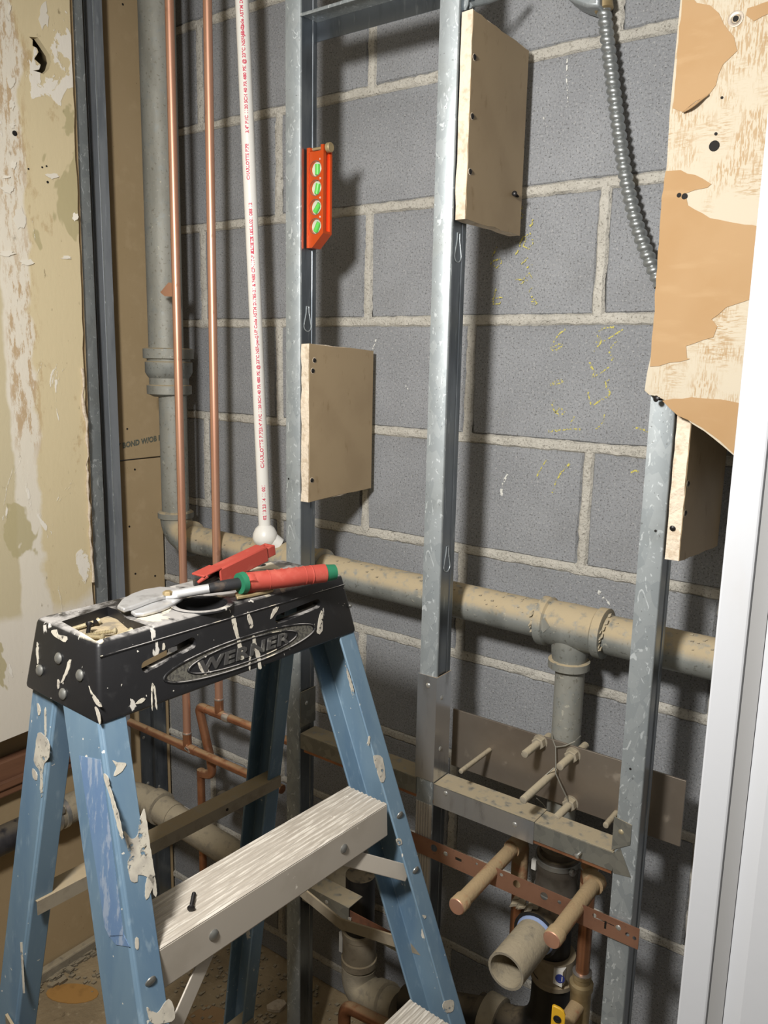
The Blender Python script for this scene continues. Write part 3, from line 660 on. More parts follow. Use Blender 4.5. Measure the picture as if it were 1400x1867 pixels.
# ------------------------------------------------------------------ drywall scraps screwed to the studs
def scrap(label, x0, thick, yf, yb, ztop_f, zbot_f, ztop_b, zbot_b, seed, screws):
    t = thing('drywall_scrap', label, 'drywall scrap', (x0+thick/2, (yf+yb)/2, (zbot_f+ztop_f)/2))
    r = random.Random(seed)
    def outline(x, jit, j2=0.0):
        P = []
        n = 14
        for i in range(n): P.append((x, yf + r.uniform(-1,1)*jit, zbot_f + (ztop_f-zbot_f)*i/n))
        for i in range(8): P.append((x, yf + (yb-yf)*i/8, ztop_f + (ztop_b-ztop_f)*i/8 + r.uniform(-1,1)*j2))
        for i in range(8): P.append((x, yb, ztop_b + (zbot_b-ztop_b)*i/8))
        for i in range(8): P.append((x, yb + (yf-yb)*i/8, zbot_b + (zbot_f-zbot_b)*i/8 + r.uniform(-1,1)*j2))
        return P
    G().loft(outline(x0, .0015, .0012), outline(x0+thick-.0012, .0018, .0018)).obj('gypsum_core', M['gypsum'], t, smooth=False)
    G().loft(outline(x0+thick-.001, .0012, .0012), outline(x0+thick, .0012, .0012)).obj('paper_face', M['scrap_paper'], t, smooth=False)
    for (px, py, kind) in screws:
        p = XP(px, py, x0+thick); p.y = max(p.y, yf+.007); screw('head', p, (-1, .1, .05), t, 'screw', .0012)
        G().lathe(p, (1,0,0), [(-.001,.0045),(.0002,.0050),(.0005,.0044),(-.0005,.0036)], 12, cap=False).obj('screw_dimple', M['gypsum'], t)
    return t
thk = .0185
def zx(px, py, x): return XP(px, py, x).z
xs = XL+.0028
scrap('brown faced drywall scrap screwed to the left stud below the orange level', xs, thk, YF+.001, -.020, ZF-.046, ZF-.318, ZF-.054, ZF-.312, 1, ((573,657,'black'),(570,676,'gold'),(566,876,'gold')))
xs = XM+.0028
scrap('tall brown drywall scrap screwed high on the middle stud', xs, thk, YF+.003, -.028, ZF+.408, ZF+.133, ZF+.404, ZF+.131, 2, ((854,98,'gold'),(852,208,'gold'),(849,310,'gold')))
xs = XRS+.0032
tC = scrap('cracked drywall scrap with a shaded brown face on the right stud', xs, thk, YF+.001, -.012, ZF-.118, ZF-.318, ZF-.118, ZF-.330, 3, ((1243,886,'black'),(1239,940,'black')))
screw('head', YP(1226,963,YF), (0,1,.1), tC, 'screw', .001)
for a, b in ((943,294),(938,355)): pass
sc_ = screw('black', XP(940,355,XM+.024), (-.3,1,0), None, 'screw', .01); tag(sc_, 'black screw sticking out at the edge of the tall drywall scrap', 'screw')

# ------------------------------------------------------------------ torn drywall panel at upper right
tp = thing('torn_drywall', 'torn drywall panel with peeled tan paper hung on the right stud', 'drywall panel', (0.73, -.2065, ZF-.1))
YQ = -.2135
E1 = [(1240,-60),(1240,0),(1236,40),(1228,140),(1222,210),(1216,300),(1210,352),(1204,430),(1197,520),(1191,600),(1186,650),(1179,680),(1176,712),(1184,720),(1198,722),(1215,732),(1228,748),(1243,756),(1262,772),(1283,786),(1302,800),(1320,815),(1336,830)]
r = random.Random(12)
P = [YP(a + r.uniform(-1.5,1.5), b, YQ) for a, b in E1]
zt = 2.6; P = [Vector((P[1].x, YQ, zt))] + P[1:]
last = P[-1]; P += [Vector((0.848, YQ, last.z-.055)), Vector((0.848, YQ, zt))]
G().prism(P, (0, .0125, 0)).obj('gypsum_board', M['burlap'], tp, smooth=False)
def torn(pts, name='torn_paper', d=.0009, jit=1.6, m='tornpaper'):
    Q = []
    for i, (x, y) in enumerate(pts):
        x2, y2 = pts[(i+1) % len(pts)]; n = max(1, int(math.hypot(x2-x, y2-y)/14))
        for k_ in range(n):
            t_ = k_/n; Q.append(YP(x+(x2-x)*t_ + r.uniform(-jit,jit), y+(y2-y)*t_ + r.uniform(-jit,jit), YQ-d))
    G().prism(Q, (0, d-.0001, 0)).obj(name, M[m], tp, smooth=False)
c3 = lambda L: [(900+a/2.8, b/2.8) for a, b in L]
c6 = lambda L: [(900+a/2.8, 600+b/2.8) for a, b in L]
torn(c3([(962,-60),(1040,10),(1100,30),(1150,70),(1175,120),(1230,190),(1240,260),(1170,330),(1130,430),(1100,480),(1030,520),(968,570),(912,556),(922,470),(940,230),(952,90)]))
torn(c3([(880,872),(950,872),(1030,895),(1110,935),(1085,958),(975,985),(990,1050),(1100,1110),(1200,1135),(1440,1165),(1440,1520),(1300,1530),(1190,1570),(1110,1630),(1140,1670),(1120,1720),(980,1770),(990,1830)]) + c6([(1000,150),(900,175),(840,190),(800,190),(806,100),(815,0)]) + c3([(822,1500),(845,1200),(860,1010)]))
torn(c6([(862,362),(960,352),(1060,350),(1160,358),(1250,378),(1400,392),(1400,760),(1228,640),(1150,565),(1060,500),(1000,468),(940,440),(905,405)]))
torn(c3([(1295,40),(1420,0),(1420,60),(1330,110),(1290,80)]), jit=1)
# curled flap of paper
g = G(); V = []
A0 = YP(900+968/2.8, 570/2.8, YQ-.001); A1 = YP(900+1100/2.8, 480/2.8, YQ-.001)
for i in range(9):
    t_ = i/8
    p = A0.lerp(A1, t_)
    for j in range(5):
        an = j/4*1.9; rr = .006*(.4+.6*math.sin(math.pi*min(1, t_*1.1)))
        V.append(p + Vector((0, -rr*math.sin(an)*1.2-.0005, -rr*(1-math.cos(an))*.7)))
g.add(V, [(i*5+j, i*5+j+1, (i+1)*5+j+1, (i+1)*5+j) for i in range(8) for j in range(4)]); fl = g.obj('paper_flap', M['tornpaper'], tp)
m_ = fl.modifiers.new('thick', 'SOLIDIFY'); m_.thickness = .0006
for (x, y, rr, ring) in ((1341,34,.0032,1),(1302,266,.006,0),(1305,244,.0018,0),(1238,356,.0028,0),(1248,358,.0036,0),(1316,178,.0015,0)):
    p = YP(x, y, YQ-.0006)
    if ring: G().lathe(p, (0,-1,0), [(-.0005,.0085),(.0004,.0085),(.0006,.006),(.0001,.0045)], 18, cap=False).obj('screw_dimple', M['plate'], tp)
    G().lathe(p, (0,-1,0), [(-.002,rr),(.0005,rr),(.0007,rr*.6)], 14).obj('screw_hole', M['dark'], tp)
s_ = screw('black', YP(1199,727,YQ-.002), (.3,1,0), None, 'screw', .004); tag(s_, 'black screw at the lower left corner of the torn drywall panel', 'screw')
# dust and crumb edge under the panel

# ------------------------------------------------------------------ plumbing
def bend(p0, c, p1, r, n=8):
    """polyline p0 -> corner c -> p1 with a round corner of radius r"""
    p0, c, p1 = map(Vector, (p0, c, p1)); a = (p0-c).normalized(); b = (p1-c).normalized()
    A = c + a*r; B = c + b*r; out = [p0]
    for i in range(n+1):
        t = i/n; out.append(A*(1-t)**2 + c*2*t*(1-t) + B*t*t)
    out.append(p1); return out
# --- galvanised drain run
YD = -.08; ZH = ZF - .470
xr_ = -.472
dr = thing('drain_pipe', 'galvanised drain riser turning into a dusty horizontal pipe with a tee', 'drain pipe', (xr_, YD, ZH))
G().tube([(xr_-.017, YD, 2.6), (xr_-.017, YD, YP(300,640,YD).z)], .0375, 28).obj('riser_pipe', M['pipe'], dr)
zc_ = YP(312,640,YD).z
G().lathe((xr_-.010, YD, zc_+.006), (0,0,-1), [(0,.046),(.002,.054),(.022,.054),(.0235,.046),(.028,.046),(.030,.0505),(.052,.0505),(.060,.046),(.064,.0425),(.078,.0425),(.080,.048),(.098,.048),(.101,.040),(.104,.034)], 32).obj('reducing_coupling', M['pipe'], dr)
ze = ZH
G().tube([(xr_, YD, zc_-.09), (xr_, YD, ze+.055)], .0300, 28).obj('lower_riser', M['pipe'], dr)
# elbow with beads
el = G(); el.tube(bend((xr_, YD, ze+.056), (xr_, YD, ze), (xr_+.056, YD, ze), .05, 12), .0345, 28)
el.lathe((xr_, YD, ze+.040), (0,0,1), [(0,.034),(.002,.0395),(.014,.0395),(.017,.035)], 28)
el.lathe((xr_+.040, YD, ze), (1,0,0), [(0,.034),(.002,.0395),(.014,.0395),(.017,.034)], 28)
el.obj('elbow', M['pipe'], dr)
xt = YP(1046,1140,YD).x
def hz(x): return ZH - .008*(x+.45)/.9
G().tube([(xr_+.05, YD, hz(xr_+.05)), (-.03, YD, hz(-.03))], .0305, 28).obj('horizontal_pipe', M['pipe'], dr)
g = G(); xcp = YP(590,1010,YD).x
g.lathe((xcp-.10, YD, hz(xcp-.1)), (1,0,0), [(0,.031),(.002,.0385),(.016,.0385),(.018,.036),(.085,.036),(.087,.0385),(.100,.0385),(.102,.031)], 28); g.obj('pipe_coupling', M['pipe'], dr)
G().tube([(-.03, YD, hz(-.03)), (xt-.05, YD, hz(xt-.05))], .0305, 28).obj('horizontal_pipe', M['pipe'], dr)
g = G(); zt_ = hz(xt)
g.lathe((xt-.056, YD, zt_), (1,0,0), [(0,.031),(.002,.0395),(.015,.0395),(.018,.0355),(.05,.0365),(.094,.0355),(.097,.0395),(.110,.0395),(.112,.031)], 32)
g.lathe((xt-.004, YD, zt_), (0,0,-1), [(0,.030),(.03,.030),(.050,.028),(.055,.027),(.056,.033),(.068,.033),(.070,.025)], 32)
g.prism([(xt-.035+a*.011, YD-.0362, zt_+.004+b*.012) for a, b in ((0,1),(1,0),(0,-1),(-1,0))], (0,.004,0)); g.obj('tee_fitting', M['pipe'], dr)
G().tube([(xt+.05, YD, hz(xt+.05)), (0.86, YD, hz(.86))], .0305, 28).obj('horizontal_pipe', M['pipe'], dr)
XD = 0.4835
G().tube([(XD, YD, zt_-.06), (XD, YD, ZF-.885)], .0235, 24).obj('drop_pipe', M['pipe'], dr)
# caked crumbs along the threads
g = G(); r = random.Random(4)
for xx in (xt-.058, xt+.058):
    for i in range(12):
        an = r.uniform(-.5, 1.5); p = Vector((xx+r.uniform(-.003,.003), YD-.0335*math.cos(an), hz(xx)+.0335*math.sin(an)))
        g.obox(p, Vector((r.uniform(.001,.0025),0,.001)), Vector((0,r.uniform(.001,.002),.001)), Vector((0,.001,r.uniform(.001,.002))))
g.obj('thread_crumbs', M['pipe_dusty'], dr, kind='stuff')
g = G()
for i in range(90):
    xx = r.uniform(-.4, .82)
    if abs(xx-xt) < .06: continue
    an = r.uniform(.3, 1.5); p = Vector((xx, YD-.0305*math.cos(an), hz(xx)+.0305*math.sin(an)))
    sz = r.uniform(.0006, .0016); g.obox(p, (sz*1.6,0,.0003), (0,sz,.0004), (0,-.0004,sz*.6))
g.obj('crumbs', M['pipe_dusty'], dr, kind='stuff')

# --- PVC line with red print
pv = thing('pvc_pipe', 'white plastic water pipe with red printing leaning in front of the blocks', 'water pipe', YP(482,968,-.10))
pa = YP(441,0,-.13); pb = YP(483,968,-.10); pdir = (pa-pb).normalized(); ptop = pb + pdir*1.62
G().tube([pb - pdir*.01, ptop], .0122, 28).obj('pipe', M['pvc'], pv)
g = G(); g.lathe(pb - pdir*.022, pdir, [(-.006,.018),(0,.023),(.008,.0255),(.018,.024),(.028,.019),(.033,.0135),(.034,.0123)], 28)
g.tube([pb - pdir*.012, pb - pdir*.02 + Vector((.022,.02,-.010))], [.02,.014], 18); g.obj('socket_fitting', M['pvc'], pv)
def print_on(body, start, size, side, parent, name='printed_lettering', off=0):
    vs_, fs_ = text_mesh(body, size, space=1.0, offset=.0003)
    c0 = pb + pdir*start
    view = (CAM - c0); view = (view - pdir*view.dot(pdir)).normalized(); sd_ = view.cross(pdir)
    rr = .0122 + .0002
    V = []
    for v in vs_:
        an = side + (v.y)/rr       # letters run upward, tops to the left
        V.append(c0 + pdir*v.x + (view*math.cos(an) + sd_*math.sin(an))*rr)
    G().add(V, fs_).obj(name, M['print_red'], parent, smooth=False)
def pos(px, py):
    d = ray(px, py); n = (CAM-pb); n = (n - pdir*n.dot(pdir)).normalized()
    return (NP(px, py, pb, n) - pb).dot(pdir)
# sd_ sign checked so that positive angle lies to the left in view
_v = (CAM-pb); _v = (_v - pdir*_v.dot(pdir)).normalized(); SGN = 1 if (_v.cross(pdir)).dot(RT) < 0 else -1
for body, py, px, size, sd0 in (('CHARLOTTE PIPE', 852, 473, .0098, -.30), ('3/4" PVC 1120 SCH 40 PR 480 PSI @ 23°C NSF-pw-G', 782, 466, .0080, -.25),
                          ('UP Code ASTM D1785-21 & F480 CP-117-P MADE IN U.S.A.', 611, 456, .0080, -.15), ('02/13/23 14 11 021 088 12', 463, 449, .0082, -.15),
                          ('CHARLOTTE PIPE', 330, 443, .0080, .0), ('3/4" PVC 1120 SCH 40 PR 480 PSI @ 23°C NSF-pw-G', 245, 438, .0080, -.15), ('UP Code ASTM D1785-21 & F480', 72, 430, .0080, -.10), ('02/13/23 14 11 021', 946, 478, .0090, -.30)):
    print_on(body, pos(px, py), size, sd0, pv)

# --- copper water lines
YC1, YC2 = -.150, -.124
x1 = YP(322,600,YC1).x; zb1 = YP(335,1360,YC1).z
cu1 = thing('copper_pipe', 'copper riser beside the drain pipe teed into a long copper branch', 'copper pipe', (x1, YC1, zb1))
G().tube([(x1+.004, YC1, 2.6), (x1, YC1, zb1+.008)], .0085, 18).obj('riser', M['copper'], cu1)
g = G(); g.lathe((x1, YC1, zb1), (0,0,1), [(0,.0098),(.030,.0098),(.034,.0104),(.036,.0085)], 18); g.lathe((x1-.028, YC1, zb1), (1,0,0), [(0,.0085),(.001,.0102),(.055,.0102),(.056,.0085)], 18); g.obj('tee', M['copper_old'], cu1)
G().lathe((x1, YC1, zb1+.033), (0,0,1), [(0,.0098),(.001,.0106),(.003,.0106),(.004,.0086)], 18).obj('solder_ring', M['solder'], cu1)
g = G(); r = random.Random(9)
for i in range(5): g.obox((x1+.010+r.uniform(-.004,.008), YC1-.010, zb1+.004+r.uniform(-.005,.003)), (.003,0,0), (0,.0012,0), (0,0,.002))
g.obj('solder_drip', M['solder'], cu1)
G().tube([(-.612, YC1, zb1), (-.08, YC1, zb1)], .0092, 18).obj('branch_pipe', M['copper_old'], cu1)
x2 = YP(387,600,YC2).x; zb2 = YP(400,1302,YC2).z
tb = [YP(a, b, YC1+.004) for a, b in ((292,533),(307,515),(316,516),(318,541),(300,540))]
G().prism(tb, (0,.0012,0)).obj('copper_tab', M['copper'], cu1, smooth=False)
cu2 = thing('copper_pipe', 'copper riser beside the white plastic pipe feeding a short branch with an elbow', 'copper pipe', (x2, YC2, zb2))
G().tube([(x2+.004, YC2, 2.6), (x2, YC2, zb2+.008)], .0085, 18).obj('riser', M['copper'], cu2)
g = G(); g.lathe((x2, YC2, zb2), (0,0,1), [(0,.0098),(.030,.0098),(.034,.0104),(.036,.0085)], 18); g.lathe((x2-.028, YC2, zb2), (1,0,0), [(0,.0085),(.001,.0102),(.055,.0102),(.056,.0085)], 18); g.obj('tee', M['copper_old'], cu2)
G().lathe((x2, YC2, zb2+.033), (0,0,1), [(0,.0098),(.001,.0106),(.003,.0106),(.004,.0086)], 18).obj('solder_ring', M['solder'], cu2)
G().lathe((x2+.016, YC2, zb2), (1,0,0), [(0,.0103),(.004,.0112),(.014,.0112),(.018,.0103)], 18).obj('solder_drip', M['solder'], cu2)
xe = YP(362,1290,YC2).x; oe = YP(387,1398,YC2)
G().tube([(-.08, YC2, zb2), (xe+.02, YC2, zb2)], .0088, 18).obj('branch_pipe', M['copper_old'], cu2)
G().tube(bend((xe+.03, YC2, zb2), (xe, YC2, zb2), oe, .016), .0098, 18).obj('elbow', M['copper_old'], cu2)
G().tube([Vector((xe, YC2, zb2)).lerp(oe, .12), oe], .0085, 18).obj('offset_pipe', M['copper_old'], cu2)
lr = YP(366,1406,YC2)
G().tube(bend(Vector((xe, YC2, zb2)).lerp(oe, .86), oe + Vector((.004,-.002,-.018)), lr + Vector((0,0,-.005)), .018), .0100, 18).obj('elbow', M['copper_old'], cu2)
G().tube([lr + Vector((0,0,.004)), (lr.x+.002, YC2, 0.0)], .0088, 18).obj('lower_riser', M['copper_old'], cu2)

# --- lower waste line in the left corner
wl1 = thing('waste_pipe', 'black waste pipe clamped to a dusty elbow low along the left wall', 'waste pipe', (-.57, -.3, ZF-1.08))
zl = ZF-1.072
G().tube([(-.573, -1.7, zl+.01), (-.573, -.335, zl)], .0300, 26).obj('black_pipe', M['blackpipe'], wl1)
G().lathe((-.573, -.372, zl), (0,1,0), [(0,.0302),(.001,.0335),(.085,.0335),(.086,.031)], 28).obj('rubber_sleeve', M['pipe_dusty'], wl1)
for yy in (-.362, -.342): G().lathe((-.573, yy, zl), (0,1,0), [(0,.0336),(.001,.0352),(.010,.0352),(.011,.0336)], 28).obj('hose_clamp', M['zincscrew'], wl1)
G().box((-.545, -.366, zl+.022), (-.533, -.352, zl+.034)).obj('clamp_screw', M['zincscrew'], wl1)
pe = [(-.573, -.30, zl-.002), (-.573, -.24, zl-.006)]
G().tube(bend((-.573, -.30, zl-.002), (-.573, -.15, zl-.03), (-.42, -.15, ZF-1.115), .075, 12), .0325, 26).obj('elbow', M['pipe_dusty'], wl1)
G().lathe((-.495, -.15, ZF-1.108), (1,0,-.05), [(0,.033),(.002,.0385),(.03,.0385),(.032,.031)], 26).obj('elbow_collar', M['pipe_dusty'], wl1)
G().tube([(-.47, -.15, ZF-1.111), (-.04, -.15, ZF-1.145)], .0305, 26).obj('dusty_pipe', M['pipe_dusty'], wl1)
# dark stub in the shade behind the ladder
st = thing('pipe_stub', 'dark capped pipe stub in the shade behind the rear ladder rail', 'pipe stub', YP(460,1480,-.12))
G().tube([YP(405,1455,-.12), YP(486,1490,-.19)], .0165, 20).obj('pipe', M['blackpipe'], st)
G().lathe(YP(478,1486,-.183), (YP(486,1490,-.19)-YP(405,1455,-.12)), [(0,.0167),(.001,.0185),(.012,.0185),(.014,.016)], 20).obj('cap', M['black'], st)

# --- waste stack at right: shielded coupling, black tee, stub-out, sweep to the left
ws = thing('waste_pipe', 'black waste stack with a shielded coupling and a dusty open stub', 'waste pipe', (XD, YD, ZF-1.1))
z1_ = YP(1016,1553,YD).z; z2_ = YP(1016,1632,YD).z
G().lathe((XD, YD, z1_), (0,0,-1), [(-.012,.0235),(-.010,.030),(0,.031),(.001,.0355),(.028,.0355),(.030,.0345),(.058,.0345),(.060,.0355),(z1_-z2_,.0355),(z1_-z2_+.001,.031)], 30).obj('shielded_coupling', M['band'], ws)
for q in (.006, z1_-z2_-.014): G().lathe((XD, YD, z1_-q), (0,0,-1), [(0,.0356),(.001,.0372),(.009,.0372),(.010,.0356)], 30).obj('hose_clamp', M['rivet'], ws)
for q in (.008, z1_-z2_-.012): G().lathe((XD+.034, YD-.022, z1_-q-.002), (1,-.4,0), [(0,.006),(.006,.006),(.007,.004)], 6).obj('clamp_bolt', M['rivet'], ws)
G().box((XD-.034, YD-.0205, z1_-.030), (XD-.026, YD-.0285, z1_-.012)).obj('sticker', M['sticker'], ws, smooth=False)
zt2 = ZF-.985
g = G(); g.tube([(XD, YD, z2_+.004), (XD, YD, ZF-1.075)], .0310, 28); g.lathe((XD, YD-.012, zt2), (0,-1,0), [(0,.030),(.028,.030),(.030,.0385),(.060,.0385),(.061,.031)], 28)
g.obj('sanitary_tee', M['black'], ws)
G().lathe((XD, YD-.066, zt2), (0,-1,0), [(0,.0345),(.004,.0345),(.010,.0318),(.012,.031)], 28).obj('cement_ring', M['primer'], ws)
ys = XP(922,1765,XD).y
so = G(); so.lathe((XD, YD-.072, zt2), (0,-1,0), [(0,.0302),(abs(ys)-abs(YD)-.072,.0302),(abs(ys)-abs(YD)-.072,.0262),(.02,.0262),(.019,.001)], 30); so.obj('open_stub', M['pipe_dusty'], ws)
g = G(); r = random.Random(21)
for i in range(9): g.obox((XD-.022+r.uniform(-.018,.014), YD-.072+r.uniform(-.01,.012), zt2+.040+r.uniform(-.008,.012)), (r.uniform(.004,.010),.002,.002), (0,r.uniform(.003,.008),.001), (.001,0,r.uniform(.002,.007)))
g.obj('dirt_clod', M['pipe_dusty'], ws, smooth=False)
zb_ = YP(1015,1735,YD).z; zbb = YP(1015,1765,YD).z
G().lathe((XD+.006, YD, zb_), (0,0,-1), [(0,.031),(.001,.0352),(zb_-zbb+.01,.0352),(zb_-zbb+.012,.0385),(zb_-zbb+.020,.0385),(zb_-zbb+.021,.031)], 30).obj('band_coupling', M['alu_dusty'], ws)
G().box((XD+.020, YD-.034, zbb-.002), (XD+.036, YD-.020, zb_-.004)).obj('sticker', M['sticker'], ws, smooth=False)
G().lathe((XD+.032, YD-.0345, (zb_+zbb)/2-.002), (.35,-1,0), [(0,.008),(.0008,.008),(.0009,.006),(.0004,.0055)], 16).obj('blue_mark', mat('blue_ink', S((40,52,120)), .6), ws)
zel = ZF-1.245
G().tube(bend((XD+.004, YD, zbb-.008), (XD+.004, YD, zel), (XD-.13, YD-.01, zel), .10, 14), .0345, 28).obj('sweep_elbow', M['black'], ws)
G().lathe((XD-.085, YD-.006, zel), (-1,0,0), [(0,.034),(.002,.041),(.032,.041),(.034,.033)], 28).obj('elbow_collar', M['pipe_dusty'], ws)
G().tube([(XD-.11, YD-.008, zel), (0.20, YD-.02, zel-.055)], .0315, 28).obj('lateral_pipe', M['black'], ws)

wl2 = thing('waste_pipe', 'short black waste riser with a labelled band coupling behind the ladder rail', 'waste pipe', (0.07, YD, 0))
xv = .068
G().tube([(xv, YD, ZF-1.09), (xv, YD, ZF-1.33)], .0300, 26).obj('black_pipe', M['black'], wl2)
G().lathe((xv, YD, ZF-1.214), (0,0,-1), [(0,.0302),(.001,.036),(.012,.036),(.014,.0345),(.062,.0345),(.064,.037),(.078,.037),(.079,.031)], 28).obj('band_coupling', M['alu_dusty'], wl2)
G().box((xv-.036, YD-.022, ZF-1.27), (xv-.028, YD-.014, ZF-1.225)).obj('sticker', M['sticker'], wl2, smooth=False)
G().tube(bend((xv, YD, ZF-1.30), (xv, YD-.005, ZF-1.355), (xv+.12, YD-.02, ZF-1.325), .05, 10), .0355, 26).obj('dusty_elbow', M['pipe_dusty'], wl2)
G().lathe((xv+.058, YD-.014, ZF-1.34), (1,-.1,.28), [(0,.035),(.002,.041),(.03,.041),(.032,.034)], 26).obj('elbow_collar', M['pipe_dusty'], wl2)
# large dusty sweep behind the bracket
sw = thing('waste_pipe', 'wide dusty sweep pipe behind the low steel bracket', 'waste pipe', YP(620,1640,-.1))
G().tube(bend(YP(560,1588,-.06), YP(632,1605,-.06), YP(652,1650,-.045), .04, 10), .034, 24).obj('sweep', M['pipe_dusty'], sw)

# copper lines at lower right
cu3 = thing('copper_pipe', 'tarnished copper riser with a brass fitting below the copper strap', 'copper pipe', (.549, -.10, 0))
xq = .549; yq = -.105; zs2 = ZF-.862
G().tube([(xq, yq, ZF-.80), (xq, yq, ZF-1.05)], .0112, 20).obj('riser', M['copper_old'], cu3)
G().lathe((xq, yq, YP(1072,1608,yq).z), (0,0,1), [(0,.0112),(.001,.0142),(.022,.0142),(.024,.0112)], 20).obj('coupling', M['copper_old'], cu3)
G().lathe((xq, yq, YP(1072,1606,yq).z+.022), (0,0,1), [(0,.0142),(.001,.0148),(.003,.0148),(.004,.0112)], 20).obj('solder_ring', M['solder'], cu3)
g = G(); g.lathe((xq, yq, ZF-.900), (0,0,1), [(0,.0112),(.001,.0138),(.066,.0138),(.067,.0112)], 20)
P2 = YP(1058,1640,-.19); y2t = XP(1005,1722,P2.x).y
g.tube([(xq, yq, ZF-.868), (P2.x, yq-.035, ZF-.863)], .0135, 20); g.lathe((P2.x, yq-.02, ZF-.863), (0,-1,0), [(0,.0135),(.001,.016),(.016,.016),(.017,.0135)], 20); g.obj('tee', M['copper_dusty'], cu3)
g = G(); g.tube([(P2.x, yq-.03, ZF-.863), (P2.x, y2t+.018, ZF-.867)], .0118, 20); g.lathe((P2.x, y2t+.020, ZF-.867), (0,-1,0), [(0,.0118),(.001,.0138),(.018,.0138),(.020,.0125)], 20); g.obj('capped_stub', M['copper_dusty'], cu3)
G().lathe((P2.x, y2t, ZF-.867), (0,-1,0), [(0,.0128),(.0012,.012),(.0018,.008),(.0019,.003)], 20).obj('stub_cap', M['copper'], cu3)
zf_ = YP(1063,1778,yq).z
G().lathe((xq, yq, zf_+.006), (0,0,-1), [(0,.0115),(.001,.0155),(.008,.0155),(.010,.014),(.018,.014),(.020,.0195),(.030,.0195),(.034,.017),(.12,.017),(.122,.0115)], 22).obj('brass_fitting', M['brass'], cu3)
G().lathe((xq, yq, zf_+.008), (0,0,-1), [(0,.0118),(.0015,.016),(.004,.0155),(.005,.0118)], 20).obj('solder_ring', M['solder'], cu3)
G().tube([(xq, yq, zf_-.02), (xq, yq, 0)], .0112, 18).obj('lower_riser', M['copper_old'], cu3)
pv1 = YP(1047,1838,yq-.02)
G().tube([(xq, yq, pv1.z), (xq-.004, yq-.09, pv1.z-.01)], .0125, 18).obj('valve_stem', M['copper_dusty'], cu3)
g = G(); H0 = YP(1018,1850,yq-.10); hx = Vector((.9,.2,0)).normalized()
hpoly = [(-.0105,-.075),(.0105,-.075),(.0105,.006),(.008,.012),(.002,.0155),(-.008,.017),(-.0105,.014)]
g.prism([H0 + hx*a + Vector((0,0,b)) for a, b in hpoly], (.002,-.005,0)); vh = g.obj('yellow_handle', M['yellow'], cu3, bevel=.0015)
G().lathe(H0 + Vector((.001,-.006,-.003)), (.2,-1,0), [(0,.0062),(.001,.0062),(.0014,.0045),(.0008,.003),(.0014,.0015)], 18).obj('handle_emblem', M['black'], cu3)
cu4 = thing('copper_pipe', 'dust caked copper stub projecting past the copper strap beside the middle stud', 'copper pipe', YP(905,1575,-.19))
P1 = YP(903,1577,-.19); y1t = XP(832,1655,P1.x).y
g = G(); g.tube([(P1.x, -.12, P1.z), (P1.x, y1t+.018, P1.z-.006)], .0118, 20); g.lathe((P1.x, y1t+.020, P1.z-.006), (0,-1,0), [(0,.0118),(.001,.0138),(.018,.0138),(.020,.0125)], 20); g.obj('capped_stub', M['copper_dusty'], cu4)
G().lathe((P1.x, y1t, P1.z-.006), (0,-1,0), [(0,.0128),(.0012,.012),(.0018,.008),(.0019,.003)], 20).obj('stub_cap', M['copper'], cu4)
G().tube(bend((P1.x, -.135, P1.z), (P1.x, -.10, P1.z), (P1.x, -.10, P1.z-.09), .02), .0142, 20).obj('elbow', M['copper_dusty'], cu4)
G().tube([(P1.x, -.10, P1.z-.03), (P1.x, -.10, P1.z-.20)], .0112, 18).obj('lower_riser', M['copper_old'], cu4)
cu5 = thing('copper_pipe', 'dull copper pipe with a bent end low behind the ladder', 'copper pipe', YP(625,1835,-.15))
a_ = YP(628,1832,-.16); b_ = YP(725,1880,-.16)
G().tube(bend(a_ + Vector((.0,.0,-.10)), a_, b_, .025), .0125, 18).obj('pipe', M['copper_old'], cu5)

# copper perforated strap in front of the studs
ZS1, ZS0 = YP(939,1597,YF-.0034).z, YP(939,1632,YF-.0034).z
cs = thing('copper_strap', 'perforated copper mounting strap screwed across the middle and right studs', 'strap', (.46, YF, ZS0))
so_ = G().box((0.10, YF-.0042, ZS0), (0.664, YF-.0026, ZS1)).obj('strap', M['strap'], cs, smooth=False)
cuts = []
holes = [(789,1548,.0062),(940,1614,.0062),(990,1636,.0062),(912,1597,.0028),(1018,1647,.003),(867,1577,.0022),(1142,1706,.003),(1155,1713,.0028),(1082,1671,.003)]
for a, b, rr in holes:
    cuts.append(G().tube([YP(a, b, YF-.01), YP(a, b, YF-.0034)+Vector((0,.008,0))], rr, 20).obj('cutter', None))
q0 = YP(1082,1671,YF-.0034); q1 = YP(1120,1689,YF-.0034)
cuts.append(G().box((q0.x, YF-.02, (q0.z+q1.z)/2-.0012), (q1.x, YF+.01, (q0.z+q1.z)/2+.0012)).obj('cutter', None))
q2 = YP(1104,1683,YF-.0034); cuts.append(G().box((q2.x-.0016, YF-.02, q2.z-.010), (q2.x+.0016, YF+.01, q2.z+.004)).obj('cutter', None))
q3 = YP(836,1567,YF-.0034); cuts.append(G().box((q3.x-.006, YF-.02, q3.z-.003), (q3.x+.006, YF+.01, q3.z+.003)).obj('cutter', None))
so_['_keep'] = 1
# cutters live in world space; the strap is parented, so shift them by its transform through the depsgraph
boolean(so_, cuts); del so_['_keep']
for a, b in ((812,1557),(1127,1692)): screw('zinc', YP(a, b, YF-.0046), (0,1,0), cs, 'strap_screw')
cs2 = thing('copper_strap', 'thin copper strip edge showing under the dusty track', 'strap', (.3, YF+.01, ZT-.04))
G().box((0.02, YF+.0022, ZT-.0365), (0.615, YF+.004, ZT-.0305)).obj('strip', M['copper_old'], cs2, smooth=False)

